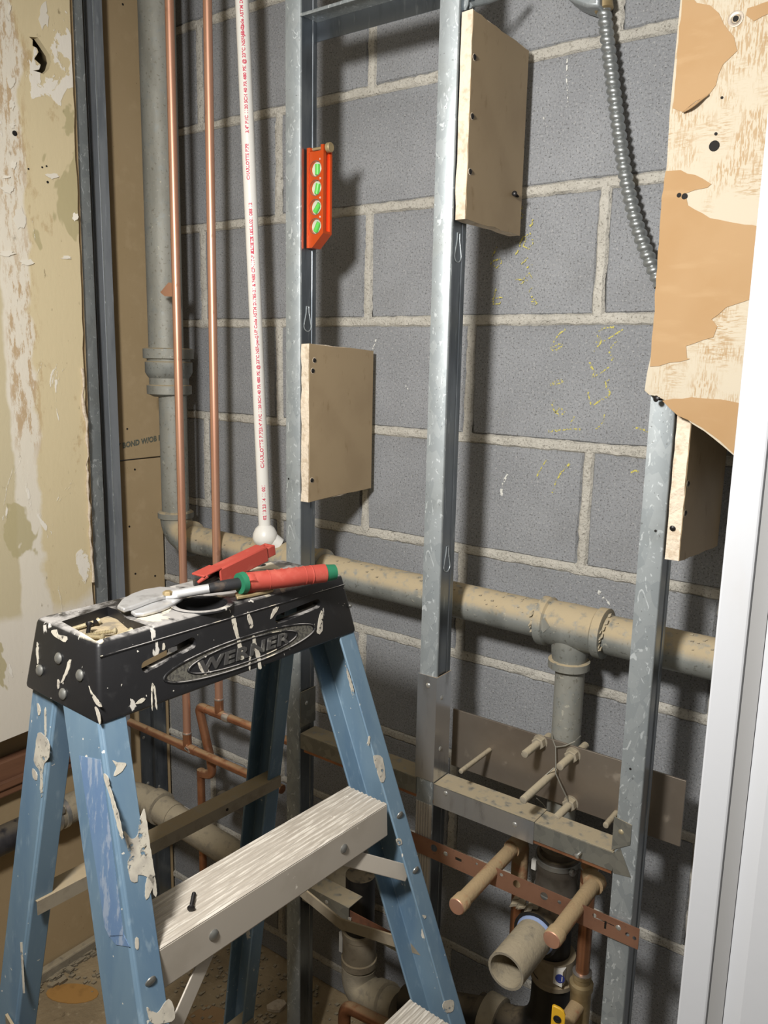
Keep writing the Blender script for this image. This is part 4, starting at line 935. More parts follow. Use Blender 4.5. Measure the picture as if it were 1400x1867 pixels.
# steel backing plate with threaded rods and tie wire
YPL = -.112
pl0 = YP(826,1292,YPL); pl1 = YP(1250,1432,YPL); plb = YP(1242,1545,YPL)
bp = tag(G().box((pl0.x, YPL, (plb.z)), (pl1.x, YPL+.0035, pl0.z)).obj('backing_plate', M['plate'], bevel=.0006, smooth=False), 'dull steel backing plate behind the middle and right studs', 'plate')
rods = [((893,1367),(840,1408),.0042,0,'thin dusty rod at the left end of the steel plate'), ((985,1352),(956,1376),.0062,1,'threaded rod with a nut left of the galvanised drop pipe'),
        ((1045,1376),(1020,1405),.0062,1,'threaded rod with a nut right of the galvanised drop pipe'), ((1012,1406),(953,1464),.0062,0,'long threaded rod wrapped with tie wire in the middle of the plate'),
        ((1041,1464),(1013,1491),.0062,1,'threaded rod with a nut at the lower edge of the plate'), ((1124,1482),(1104,1506),.0048,0,'short rod tucked against the right stud clip')]
for (a, b, rr, nut, lab) in rods:
    p = YP(a[0], a[1], YPL); yt = min(XP(b[0], b[1], p.x).y, p.y-.02)
    t = thing('threaded_rod', lab, 'threaded rod', p)
    prof_ = []; L = p.y - yt; n = int(L/.003)
    for i in range(n): prof_ += [(L*i/n, rr*.9), (L*i/n+.0012, rr)]
    prof_ += [(L, rr*.9), (L+.0006, rr*.5)]
    G().lathe((p.x, p.y-.0002, p.z), (0,-1,0), prof_, 12).obj('rod', M['pipe_dusty'], t)
    if nut:
        G().lathe((p.x, p.y-.0005, p.z), (0,-1,0), [(0,rr*1.75),(.0105,rr*1.75),(.011,rr*1.5)], 6).obj('hex_nut', M['pipe_dusty'], t, smooth=False)
        G().lathe((p.x, p.y, p.z), (0,-1,0), [(0,rr*2),(.0006,rr*2)], 18).obj('washer', M['pipe_dusty'], t)
for (a, lab) in (((1000,1343), 'rod end behind the upper edge of the steel plate, left'), ((1066,1360), 'rod end behind the upper edge of the steel plate, right')):
    p = YP(a[0], a[1], -.085); o_ = G().tube([(p.x, -.082, p.z), (p.x, YPL+.004, p.z)], .006, 12).obj('threaded_rod', M['pipe_dusty']); tag(o_, lab, 'threaded rod')
def W(pts, d): return [YP(x, y, dd) for (x, y), dd in zip(pts, d)]
tw = thing('tie_wire', 'thin tie wire looped around the drop pipe and the plate rods', 'wire', YP(1012,1370,YPL-.01))
G().tube(W([(1006,1335),(1008,1350),(1013,1362),(1013,1395),(1013,1410),(1024,1435),(1036,1460)], [-.095,-.112,-.118,-.121,-.125,-.13,-.125]), .0010, 6).obj('wire', M['wire'], tw)
G().tube(W([(1014,1362),(1030,1360),(1048,1352),(1058,1342)], [-.118,-.117,-.112,-.09]), .0010, 6).obj('wire', M['wire'], tw)
G().tube(W([(1010,1400),(985,1422),(970,1436),(978,1440),(1000,1418)], [-.13,-.15,-.16,-.165,-.14]), .0009, 6).obj('wire', M['wire'], tw)
G().tube(W([(978,1455),(990,1466),(998,1478)], [-.155,-.15,-.14]), .0007, 6).obj('wire', M['wire'], tw)

# low steel bracket behind the ladder
br = thing('steel_bracket', 'screwed steel bracket low between the ladder rail and the left stud', 'bracket', YP(640,1660,YF))
zbr = ZF-1.083
G().box((0.02, YF-.0015, zbr-.018), (0.135, YF, zbr+.016)).obj('plate', M['track'], br, smooth=False)
G().box((0.02, YF-.0015, zbr+.016), (0.135, YF+.04, zbr+.0175)).obj('top_face', M['track'], br, smooth=False)
G().box((0.135, YF+.002, zbr-.018), (0.275, YF+.0035, zbr+.010)).obj('web', M['rust'], br, smooth=False)
G().box((0.135, YF-.001, zbr-.020), (0.275, YF+.003, zbr-.010)).obj('lower_lip', M['track'], br, smooth=False)
for a, b in ((595,1645),(637,1676)): screw('zinc', YP(a, b, YF-.0022), (0,1,0), br, 'bracket_screw')

# ------------------------------------------------------------------ flexible conduit
fc = thing('flexible_conduit', 'spiral steel flexible conduit hanging from a connector at the top right', 'conduit', YP(1103,20,-.03))
pp = [(1101,18),(1108,80),(1118,160),(1128,240),(1140,320),(1158,400),(1180,465),(1205,520)]
ctrl = [YP(a, b, -.03-.0*i) for i, (a, b) in enumerate(pp)]
def cr(P, n):
    out = []
    for i in range(len(P)-1):
        p0, p1, p2, p3 = P[max(i-1,0)], P[i], P[i+1], P[min(i+2,len(P)-1)]
        for k_ in range(n):
            t = k_/n; out.append(.5*((2*p1)+(p2-p0)*t+(2*p0-5*p1+4*p2-p3)*t*t+(3*p1-p0-3*p2+p3)*t**3))
    out.append(P[-1]); return out
path = cr(ctrl, 40)
acc = [0]
for i in range(1, len(path)): acc.append(acc[-1] + (path[i]-path[i-1]).length)
rsz = lambda s_: .0098 + .0012*math.cos(2*math.pi*s_/.0098)
fine = []; NS = int(acc[-1]/.0014); j = 0
for i in range(NS+1):
    s_ = acc[-1]*i/NS
    while j < len(acc)-2 and acc[j+1] < s_: j += 1
    t = (s_-acc[j])/max(1e-9, acc[j+1]-acc[j]); fine.append((path[j].lerp(path[j+1], t), s_))
# spiral: radius phase turns with the angle around the tube
g = G(); seg = 20; V = []; a_v = None
for i, (p, s_) in enumerate(fine):
    t = (fine[min(i+1,NS)][0]-fine[max(i-1,0)][0]).normalized()
    a_v = (t.orthogonal() if a_v is None else a_v); a_v = (a_v - t*a_v.dot(t)).normalized(); b_v = t.cross(a_v)
    for k_ in range(seg):
        an = 2*math.pi*k_/seg; ph = (s_/.0122 + k_/seg) % 1.0
        rr = .0076 + .0032*max(0, math.sin(math.pi*min(1, ph/.82)))**.6 if ph < .82 else .0074
        V.append(p + (a_v*math.cos(an)+b_v*math.sin(an))*rr)
g.add(V, [(i*seg+k_, i*seg+(k_+1)%seg, (i+1)*seg+(k_+1)%seg, (i+1)*seg+k_) for i in range(NS) for k_ in range(seg)])
g.obj('armoured_sheath', M['conduit'], fc, angle=60)
cp = YP(1101,14,-.03); up_ = (ctrl[0]-ctrl[1]).normalized()
G().lathe(cp - up_*.004, up_, [(0,.0115),(.001,.0135),(.014,.0135),(.015,.0125),(.05,.0125)], 20).obj('connector', M['brass'], fc)
G().lathe(YP(1078,4,-.035), (-.6,-.6,.6), [(0,.006),(.012,.006),(.013,.008),(.02,.008)], 8).obj('clamp_screw', M['galv'], fc)
jb = thing('junction_box', 'cast metal junction box edge above the flexible conduit', 'junction box', YP(1062,-20,-.03))
G().prism([YP(a, b, -.055) for a, b in ((1034,-2),(1050,6),(1068,12),(1092,12),(1092,-120),(1010,-120),(1010,-30))], (0,.05,0)).obj('body', M['galv'], jb, bevel=.004)

# ------------------------------------------------------------------ spirit level on the left stud
lv = thing('spirit_level', 'small orange torpedo level with four green vials stuck to the left stud', 'spirit level', (XL+.02, YF+.02, ZF+.114))
xa, xb_ = XL+.0022, XL+.0385; ya, yb2 = YF+.014, YF+.036
z0l, z1l = ZF+.112, ZF+.272
ch = .022
body = [(xa, z0l), (xa+.012, z0l), (xb_, z0l+ch), (xb_, z1l), (xb_-.006, z1l), (xb_-.006, z1l-.009), (xa+.007, z1l-.009), (xa+.007, z1l-.002), (xa, z1l-.002)]
lb = G().prism([(x, ya, z) for x, z in body], (0, yb2-ya, 0)).obj('body', M['orange'], lv, smooth=False)
cuts = []
vz = [YP(578,y,ya).z for y in (307,342,377,412)]
vx = (xa+xb_)/2 + .001
for z in vz: cuts.append(G().tube([(vx, ya-.01, z), (vx, yb2+.01, z)], .0120, 28).obj('cutter', None))
cuts.append(G().box((xb_-.004, ya+.006, z0l+ch+.004), (xb_+.01, yb2-.004, z1l+.01)).obj('cutter', None))
cuts.append(G().box((xa+.0045, ya-.01, z0l+.02), (xa+.006, ya+.0015, z1l-.01)).obj('cutter', None))
boolean(lb, cuts)
for i, z in enumerate(vz):
    G().tube([(vx, ya+.0055, z), (vx, ya+.0075, z)], .0119, 24).obj('vial_window', M['vial'], lv)
    d = [Vector((0,0,1)), Vector((.25,0,1)), Vector((.8,0,1)), Vector((.55,0,1))][i].normalized()
    c0 = Vector((vx+.001, ya+.0045, z-.001)); v = G().tube([c0 - d*.0082, c0 + d*.0082], .0044, 14).obj('vial', M['vialgreen'], lv)
    G().lathe((vx, ya-.0006, z), (0,1,0), [(0,.0121),(.0003,.0127),(.0012,.0127),(.0013,.0119)], 28, cap=False).obj('vial_bezel', M['rivet'], lv)
G().tube([(xa+.005, (ya+yb2)/2-.003, z1l-.0035), (xb_+.003, (ya+yb2)/2-.003, z1l-.0035)], .0026, 12).obj('thumbscrew_shaft', M['brass'], lv)
G().lathe((xb_+.0015, (ya+yb2)/2-.003, z1l-.0045), (1,0,0), [(0,.007),(.001,.0078),(.007,.0078),(.008,.007)], 22).obj('thumbscrew_knob', M['brass'], lv)
for z, tx in zip(vz, ('0', '30', '45', '90')):
    vs_, fs_ = text_mesh(tx, .0042, offset=.0001)
    G().add([Vector((vx+.0088, ya-.0003, z+.0125)) + Vector((v.x*.8, 0, v.y)) for v in vs_], fs_).obj('printed_mark', M['sticker'], lv, smooth=False)

# ------------------------------------------------------------------ step ladder
LO = Vector((0.2865, -0.6116, ZF-.3545)); LW = 1.521
LU = Vector((math.cos(LW), math.sin(LW), 0)); LV = Vector((math.sin(LW), -math.cos(LW), 0)); LZ = Vector((0,0,1))
HT = LO.z                                   # cap height above the floor
def LP(u, v, h): return LO + LU*u + LV*v - LZ*h
ld = thing('step_ladder', 'blue fibreglass step ladder with a paint splattered black top', 'step ladder', LP(0, .05, HT))
uf = lambda h: .188 + .087*h
vf = lambda h: -.012 + .325*h
ur = lambda h: .182 + .06*h
vr = lambda h: -.085 - .2*(h-.08)
def rail(s, front):
    def sec(h):
        u = (uf(h) if front else ur(h)); v = vf(h) if front else vr(h); D = .072 if front else .050; W_ = .031 if front else .028; t = .004
        P = [(u-W_, v), (u-.003, v), (u, v-.003), (u, v-D+.003), (u-.003, v-D), (u-W_, v-D), (u-W_, v-D+t), (u-t, v-D+t), (u-t, v-t), (u-W_, v-t)]
        return [LP(s*a, b, h) for a, b in P]
    h0 = .070 if front else .060
    return G().loft(sec(h0), sec(HT-.012)).obj('front_rail' if front else 'rear_rail', M['blue'], ld, angle=25, bevel=.0012)
for s in (-1, 1):
    rail(s, True); rail(s, False)
    for front in (True, False):
        h = HT-.03; u = (uf(h) if front else ur(h)); v = vf(h) if front else vr(h); D = .072 if front else .05
        c0 = LP(s*(u-.014), v-D/2, HT-.0225)
        G().obox(c0, LU*.018, LV*(D/2+.004), LZ*.0225).obj('rubber_foot', M['black'], ld, bevel=.003)
# steps with ribbed treads
def rivet(p, n, r=.0062, m='rivet', par=None):
    return G().lathe(Vector(p) - Vector(n).normalized()*.0008, n, [(0,r),(.0012,r),(.0028,r*.72),(.0034,r*.3)], 16).obj('rivet', M[m], par or ld)
for h in (.305, .610, .915):
    vfr = vf(h)-.001; vb = vfr-.070; hw = uf(h)-.0315
    P = [(vb, h+.030), (vb, h)]
    n = 9
    for i in range(n):
        a = vb + (vfr-vb)*(i+.12)/n; b2 = vb + (vfr-vb)*(i+.5)/n; c2 = vb + (vfr-vb)*(i+.62)/n; d2 = vb + (vfr-vb)*(i+.98)/n
        P += [(a, h), (b2, h), (c2, h+.0013), (d2, h+.0013)]
    P += [(vfr-.003, h), (vfr, h+.003), (vfr+.002, h+.046), (vfr-.001, h+.050), (vfr-.0035, h+.050), (vfr-.0035, h+.006), (vb+.0025, h+.006), (vb+.0025, h+.030)]
    stp = G().prism([LP(-hw, a, b) for a, b in P], LU*2*hw).obj('step', M['alu'], ld, smooth=False)
    for uu in (-.115, .095): rivet(LP(uu, vfr+.0012, h+.024), LV, par=stp)
    for s in (-1, 1):
        hr = h+.022; rivet(LP(s*(uf(hr)-.016), vf(hr)+.0006, hr), LV - LZ*.32)
        hr2 = h+.098; rivet(LP(s*(uf(hr2)-.016), vf(hr2)+.0006, hr2), LV - LZ*.32)
        # knee brace under the step
        q0 = LP(s*(hw-.075), vfr-.012, h+.047); q1 = LP(s*(uf(h+.10)-.020), vf(h+.10)-.010, h+.105)
        br_ = G(); e = (q1-q0).normalized(); wv = e.cross(LV).normalized()*.011
        br_.obox((q0+q1)/2, (q1-q0)/2, wv, LV*.0012); br_.obj('knee_brace', M['alu'], ld, smooth=False, bevel=.001)
# rear braces
for h in (.350, .865):
    v = vr(h)-.012; hw = ur(h)-.006
    P = [(v+.016, h), (v+.016, h+.018), (v+.0145, h+.018), (v+.0145, h+.0015), (v-.012, h+.0015), (v-.012, h)]
    G().prism([LP(-hw, a, b) for a, b in P], LU*2*hw).obj('rear_brace', M['alu_dusty'], ld, smooth=False)
    G().lathe(LP(.09, v+.0165, h+.009), LV, [(-.001,.0022),(.0002,.0022),(.0004,.0012)], 10).obj('brace_hole', M['dark'], ld)
    G().lathe(LP(-.125, v+.0165, h+.009), LV, [(-.001,.0022),(.0002,.0022),(.0004,.0012)], 10).obj('brace_hole', M['dark'], ld)
# spreaders
for s in (-1, 1):
    hs = .522; A_ = LP(s*(uf(hs)+.001), vf(hs)-.03, hs+.02); B_ = LP(s*(ur(hs)+.003), vr(hs)-.02, hs+.01)
    mid = (A_+B_)/2 + LZ*-.035
    for p, q in ((A_, mid), (mid, B_)): G().obox((p+q)/2, (q-p)/2, LZ*.009, LU*.0016).obj('spreader_arm', M['alu_dusty'], ld, smooth=False)

# top cap
def cap_pt(u, v, h):   # u, v as fractions of the half sizes; flares downward
    k_ = max(0, h)/.082
    U_ = u*(.1844 + .0126*k_)
    vfr = .0172*k_; vbk = -.1222 - .012*k_
    return LP(U_, vbk + (vfr-vbk)*v, h)
c8 = lambda h: [cap_pt(-1,0,h), cap_pt(1,0,h), cap_pt(1,1,h), cap_pt(-1,1,h)]
capo = G().loft(c8(0), c8(.082)).obj('top_cap', M['blackplastic'], ld)
mb = capo.modifiers.new('b', 'BEVEL'); mb.width = .006; mb.segments = 3; mb.limit_method = 'ANGLE'
top = lambda px, py: (lambda P: ((P-LO).dot(LU), (P-LO).dot(LV)))(ZP(px, py, LO.z))
cuts = []
# hollow underside
cuts.append(G().loft([LP(a, b, .021) for a, b in ((-.172,-.112),(.172,-.112),(.172,-.008),(-.172,-.008))], [LP(a, b, .12) for a, b in ((-.186,-.124),(.186,-.124),(.186,.008),(-.186,.008))]).obj('cutter', None))
# screw tray
tr = [top(*p) for p in ((112,1133),(196,1106),(213,1112),(232,1128),(268,1140),(176,1168))]
tr = [(-.168,-.098),(-.168,-.022),(-.098,-.016),(-.096,-.030),(-.086,-.050),(-.078,-.070),(-.082,-.098)] if False else tr
cuts.append(G().prism([LP(a, b, -.01) for a, b in tr], LZ*-.022).obj('cutter', None))
# round can holder and small holes
rc = top(368,1101); cuts.append(G().tube([LP(rc[0], rc[1], -.02), LP(rc[0], rc[1], .06)], .0295, 36).obj('cutter', None))
small = []
for (px, py, rr) in ((472,1030,.010),(500,1018,.0085),(548,1024,.007),(600,1030,.006)):
    a, b = top(px, py)
    if -.18 < a < .18 and -.118 < b < -.004: small.append((a, b, rr)); cuts.append(G().tube([LP(a, b, -.02), LP(a, b, .06)], rr, 22).obj('cutter', None))
# slots through the front apron
def fpt(px, py):     # point on the flared front face -> (u, h)
    n = (LV*.082 + LZ*.0172).normalized(); P = NP(px, py, LO, n); return (P-LO).dot(LU), -(P-LO).z
for (A_, B_, hh) in (((258,1218),(358,1170),.0062),((502,1131),(584,1099),.0058)):
    a, b = fpt(*A_), fpt(*B_); P = []
    for i in range(9): an = math.pi/2 + math.pi*i/8; P.append((a[0]+hh+hh*math.cos(an), a[1]-hh*math.sin(an)))
    for i in range(9): an = -math.pi/2 + math.pi*i/8; P.append((b[0]-hh+hh*math.cos(an), b[1]-hh*math.sin(an)))
    cuts.append(G().prism([LP(u, .06, h) for u, h in P], LV*-.25).obj('cutter', None))
boolean(capo, cuts)
# raised oval and lettering on the apron
def FP(u, h, o=0.0): return LP(u, .0172*h/.082 + o, h)
ec = fpt(437,1191); ea = fpt(300,1246); eb = fpt(573,1140)
A2 = (eb[0]-ea[0])/2; cu_ = (ea[0]+eb[0])/2; ch_ = ec[1]
slope = (eb[1]-ea[1])/(eb[0]-ea[0])
def oval(a, b, tr_, n=56): G().tube([FP(cu_ + a*math.cos(2*math.pi*i/n), ch_ + slope*a*math.cos(2*math.pi*i/n)*.0 + b*math.sin(2*math.pi*i/n), .0004) for i in range(n+1)], tr_, 6, cap=False).obj('raised_oval', M['blackplastic'], ld)
oval(A2, .0165, .0012); oval(A2*.72, .0125, .0010)
g = G(); n = 40
ring = [[FP(cu_ + A2*.97*math.cos(2*math.pi*i/n), ch_ + .0157*math.sin(2*math.pi*i/n), .0002) for i in range(n)], [FP(cu_ + A2*.74*math.cos(2*math.pi*i/n), ch_ + .0131*math.sin(2*math.pi*i/n), .0002) for i in range(n)]]
g.add(ring[0]+ring[1], [(i, (i+1) % n, n+(i+1) % n, n+i) for i in range(n)]); g.obj('stippled_field', mat('stippled_plastic', S((88,86,78)), .8, layers=[dict(t='noise', s=300, lo=.45, hi=.6, c=S((52,50,48)), f=.8)], bumps=[dict(t='noise', s=400, k=.5, h=.001)]), ld, smooth=False)
vs_, fs_ = text_mesh('WERNER', .0185, extrude=.0009, shear=.2, space=1.12, offset=.0006)
x0_, x1_ = min(v.x for v in vs_), max(v.x for v in vs_); tw_ = A2*1.18; sc = tw_/(x1_-x0_)
G().add([FP(cu_ + (v.x-(x0_+x1_)/2)*sc, ch_ - (v.y-.0066)*.98, .0005 + v.z) for v in vs_], fs_).obj('raised_lettering', mat('scuffed_black_plastic', S((62,61,60)), .45, layers=[dict(t='noise', s=120, d=4, lo=.5, hi=.7, c=S((120,118,112)), f=.8)]), ld, smooth=False)
G().tube([FP(-.184, .0145, .0003), FP(.184, .0145, .0003)], .0010, 6).obj('moulded_ridge', M['blackplastic'], ld)
# rivets on the cap's end
nE = -(LU*.082 + LZ*-.0126).normalized()
for (px, py) in ((74,1222),(108,1200),(147,1231),(116,1265)):
    P = NP(px, py, LP(-.1844,0,0), nE); rivet(P + nE*.0012, nE, .0062)
rivet(NP(637,1104,FP(.19,.04), LV)+LV*.001, LV, .003)
# tray floor dust, grey worn rim around the hole
G().prism([LP(sum(a for a,_ in tr)/len(tr) + (a-sum(a for a,_ in tr)/len(tr))*.985, sum(b for _,b in tr)/len(tr) + (b-sum(b for _,b in tr)/len(tr))*.985, .0118) for a, b in tr], LZ*.0008).obj('tray_dust', M['traydust'], ld, smooth=False)
G().lathe(LP(rc[0], rc[1], .0002), LZ, [(-.001,.0296),(.0012,.030),(.0022,.0335),(.0012,.037),(-.001,.0375)], 36, cap=False).obj('holder_rim', M['blackplastic'], ld)
G().lathe(LP(rc[0], rc[1], .055), LZ, [(0,.001),(0,.0295),(.045,.0312),(.053,.0297),(.053,.0285),(.002,.028),(.002,.001)], 36, cap=False).obj('can_holder', mat('black_plastic', S((30,30,32)), .5), ld)

# dried paint on the ladder: runs, splats, the worn label
def patch(pts, p, n, name, m, off=.0007, th=.0006, jit=0.8, seed=1):
    r = random.Random(seed); n = Vector(n).normalized(); Q = []; N = len(pts); smooth_ = jit > .25
    V2 = [Vector((x, y)) for x, y in pts]
    for i in range(N):
        p0, p1, p2, p3 = V2[i-1], V2[i], V2[(i+1) % N], V2[(i+2) % N]; k_ = max(2, int((p2-p1).length/4))
        for q in range(k_):
            t = q/k_
            c = .5*((2*p1)+(p2-p0)*t+(2*p0-5*p1+4*p2-p3)*t*t+(3*p1-p0-3*p2+p3)*t**3) if smooth_ else p1.lerp(p2, t)
            Q.append(NP(c.x+r.uniform(-jit,jit)*.7, c.y+r.uniform(-jit,jit)*.7, p, n) + n*off)
    return G().prism(Q, n*-th).obj(name, M[m], ld, smooth=False)
nF = (LV*.082 + LZ*.0172).normalized(); pF = LO
c340 = lambda L: [(340+a/4.375, 960+b/4.376) for a, b in L]
c40 = lambda L: [(40+a/4.375, 960+b/4.376) for a, b in L]
for i, L in enumerate([[(355,720),(385,725),(410,850),(425,900),(455,1030),(450,1060),(430,1060),(415,990),(395,890),(370,800)],
        [(525,870),(545,880),(555,940),(580,1000),(590,1080),(598,1130),(575,1135),(560,1060),(535,990),(510,1060),(505,1150),(495,1110),(505,1020),(530,980),(525,920)],
        [(1040,850),(1060,700),(1085,680),(1080,830)], [(85,1080),(105,1090),(160,1165),(140,1180),(110,1150)],
        [(670,740),(690,660),(735,640),(700,700)], [(480,690),(500,690),(530,790),(505,810)]]):
    patch(c340(L), pF, nF, 'paint_run', 'splat', seed=i)
for i, L in enumerate([[(1120,935),(1135,930),(1138,975),(1120,985)], [(905,1415),(950,1370),(985,1375),(950,1410)], [(1030,1270),(1055,1265),(1075,1440),(1066,1445),(1052,1300),(1040,1310),(1040,1450),(1033,1450)]]):
    patch(c40(L), pF, nF, 'paint_run', 'splat', seed=20+i)
for i, L in enumerate([[(120,930),(132,940),(135,1060),(128,1100),(118,1020)], [(240,830),(280,820),(290,860),(360,880),(355,920),(310,905),(250,860)], [(285,1225),(300,1230),(300,1290),(288,1290)], [(370,1080),(395,1060),(380,1140),(330,1240),(315,1240),(350,1150)], [(535,1270),(560,1320),(630,1410),(638,1440),(600,1420),(560,1350)], [(585,1440),(605,1450),(630,1510),(625,1580),(605,1520)], [(120,1105),(150,1110),(155,1180),(130,1160)]]):
    patch(c40(L), LP(-.1844,0,0), nE, 'paint_run', 'splat', seed=40+i)
# planes of the rails
def plane_front(s): return LP(s*.2, vf(.2), .2), (LV + LZ*.325).normalized()
def plane_side(s): return LP(-uf(.2), 0, .2), (-LU + LZ*.087).normalized()
def plane_rside(): return LP(-ur(.2), 0, .2), (-LU + LZ*.06).normalized()
def plane_rfront(): return LP(-.18, vr(.2), .2), (LV - LZ*.2).normalized()
c0b = lambda L: [(a/4.375, 1280+b/4.375) for a, b in L]
pS, nS = plane_side(-1); pFr, nFr = plane_front(-1); pR, nR = plane_rside()
patch([(145,1378),(184,1385),(226,1706),(200,1708),(192,1690)], pS, nS, 'worn_label', 'label', off=.0006, th=.0005, jit=.2)
patch([(199,1705),(226,1704),(237,1726),(212,1722)], pS, nS, 'worn_label', 'label', off=.0006, th=.0005, jit=.2)
patch(c0b([(830,570),(860,590),(890,700),(950,900),(985,1080),(960,1060),(905,850),(880,750),(845,650)]), pS, nS, 'paint_run', 'splat', seed=60)
patch(c0b([(1145,850),(1170,960),(1190,1110),(1220,1300),(1250,1530),(1225,1540),(1210,1450),(1165,1390),(1100,1380),(1095,1430),(1045,1430),(1015,1290),(1030,1220),(985,1030),(1045,1090),(1095,1060),(1110,960)]), pFr, nFr, 'paint_splat', 'splat', seed=61)
patch(c0b([(1170,1400),(1215,1380),(1225,1450),(1180,1560),(1155,1560)]), pFr, nFr, 'paint_splat', 'splat', seed=62)
patch(c0b([(895,465),(935,480),(1005,490),(960,560),(905,590),(925,520)]), pFr, nFr, 'paint_splat', 'splat', seed=63)
c07 = lambda L: [(a/2.8, 1207+b/2.8) for a, b in L]
patch(c07([(750,1760),(800,1790),(860,1720),(890,1780),(880,1830),(790,1848),(760,1820)]), pFr, nFr, 'paint_splat', 'splat', seed=64)
patch(c07([(690,1410),(705,1410),(705,1465),(690,1460)]), pFr, nFr, 'paint_splat', 'splat', seed=65, jit=.3)
patch(c0b([(300,10),(320,30),(325,90),(308,105)]), pR, nR, 'paint_run', 'splat', seed=66)
patch(c0b([(358,60),(370,70),(372,260),(360,262)]), pR, nR, 'paint_run', 'splat', seed=67, jit=.3)
patch(c0b([(310,240),(350,260),(395,330),(395,440),(370,470),(345,540),(340,740),(325,738),(322,560),(300,520),(275,470),(290,330)]), pR, nR, 'paint_splat', 'splat', seed=68)
patch(c0b([(262,530),(295,560),(298,620),(268,605)]), pR, nR, 'paint_splat', 'splat', seed=69)
patch(c07([(105,1430),(115,1430),(128,1690),(120,1690)]), pR, nR, 'paint_run', 'splat', seed=70, jit=.2)
pR2, nR2 = plane_front(1)
c8b = lambda L: [(450+a/2.8, 1207+b/2.8) for a, b in L]
for i, L in enumerate([[(500,15),(520,60),(545,150),(540,185),(525,120)], [(620,380),(628,385),(622,425),(612,425)], [(645,480),(690,490),(705,590),(685,615),(665,560)], [(760,905),(785,900),(790,930),(770,935)], [(1000,1740),(1050,1725),(1050,1780),(1010,1785)], [(895,1290),(915,1295),(905,1310)]]):
    patch(c8b(L), pR2, nR2, 'paint_splat', 'splat', seed=80+i)

# ------------------------------------------------------------------ tools and screws on the ladder
ZTOP = LO.z
def TP(px, py, dz): return ZP(px, py, ZTOP+dz)
sn = thing('tin_snips', 'tin snips with silver jaws and a red and green grip on the ladder top', 'snips', TP(330,1085,0))
# jaws
def slab(pts, dz0, dz1, name, m, par, bevel=.001):
    A_ = [TP(x, y, dz0) for x, y in pts]; G().prism([Vector((p.x, p.y, ZTOP+dz0)) for p in A_], (0, 0, dz1-dz0)).obj(name, M[m], par, bevel=bevel)
slab([(214,1112),(222,1101),(240,1090),(262,1082),(292,1077),(322,1079),(338,1083),(312,1090),(276,1100),(246,1112),(226,1118)], .006, .0115, 'upper_jaw', 'steel', sn, .0016)
slab([(238,1121),(262,1107),(292,1097),(326,1092),(334,1096),(318,1106),(292,1117),(262,1125),(246,1126)], .0008, .0058, 'lower_jaw', 'steel', sn, .0018)
g = G(); g.tube([TP(300,1086,.009), TP(340,1080,.013), TP(382,1073,.017)], [.0050,.0058,.0058], 14); g.obj('shank', M['steel'], sn)
G().lathe(TP(306,1084,.0115), LZ, [(0,.006),(.003,.006),(.0045,.004)], 6).obj('pivot_bolt', M['brass'], sn)
g = G(); g.tube([TP(380,1073,.017), TP(410,1068,.018), TP(440,1063,.018)], [.0062,.0072,.0075], 14); g.obj('handle_bar', M['blacksteel'], sn)
pg = [(436,1064,.0125),(446,1062,.0132),(470,1059,.0118),(520,1054,.0120),(565,1048,.0118),(592,1045,.0108)]
A_ = [TP(x, y, .0185) for x, y, _ in pg]
G().tube([A_[0], A_[0].lerp(A_[1], .9)], [.0128,.0135], 18).obj('green_collar', M['greengrip'], sn)
g = G(); g.tube(cr(A_[1:], 6), .0118, 18); gr = g.obj('red_grip', M['redgrip'], sn)
for i in range(7):
    t = .28+.09*i; q = A_[1].lerp(A_[-1], t); e = (A_[-1]-A_[1]).normalized(); G().lathe(q - e*.001, e, [(0,.0117),(.0006,.0123),(.0014,.0123),(.002,.0117)], 18).obj('grip_rib', M['redgrip'], gr)
dn = (A_[-1]-A_[1]).normalized()
gd = G(); gd.tube([A_[1]+dn*.006, A_[1]+dn*.0085 + Vector((.006,-.006,-.004))], [.0128,.0105], 16); gd.obj('finger_guard', M['redgrip'], sn)
G().tube([A_[-1]-dn*.002, A_[-1]+dn*.014], [.0112,.0098], 16).obj('green_end', M['greengrip'], sn)

ct = thing('pipe_cutter', 'red handled cutter with a black steel body lying behind the snips', 'cutter', TP(400,1050,0))
slab([(352,1068),(372,1052),(410,1044),(432,1050),(424,1064),(396,1072),(356,1078)], .002, .011, 'black_body', 'blacksteel', ct, .002)
slab([(395,1055),(420,1046),(428,1048),(404,1059)], .0112, .0135, 'latch_plate', 'brass', ct, .001)
h0, h1 = TP(392,1050,.016), TP(478,1008,.030)
ax_ = (h1-h0); e = ax_.normalized(); sdv = e.cross(LZ).normalized(); upv = sdv.cross(e)
g = G()
g.obox((h0+h1)/2 + upv*.009, ax_/2, sdv*.010, upv*.0018); g.obox((h0+h1)/2 + sdv*.009, ax_/2, sdv*.0016, upv*.0100); g.obox((h0+h1)/2 - sdv*.009, ax_/2, sdv*.0016, upv*.0100)
g.obj('red_channel_handle', M['redgrip'], ct, bevel=.0012)
g = G(); g.obox(h1 + e*.006 + sdv*.007, e*.008, sdv*.0022, upv*.007); g.obox(h1 + e*.006 - sdv*.007, e*.008, sdv*.0022, upv*.007); g.obox(h1 + e*.014, e*.0022, sdv*.0092, upv*.007); g.obj('handle_loop', M['redgrip'], ct, bevel=.001)
g = G(); q0 = h0 + upv*.010; g.obox(q0 - e*.012 + upv*.001, e*.015, sdv*.011, upv*.0014); g.tube([q0 - e*.020 + sdv*.010, q0 - e*.032 + sdv*.004 - upv*.006], [.003,.002], 10); g.obj('thumb_flare', M['redgrip'], ct, bevel=.001)
g = G(); g.tube([h0 - e*.03 - upv*.002, h0 + e*.012 - upv*.002], .005, 10); g.obj('inner_bar', M['blacksteel'], ct)
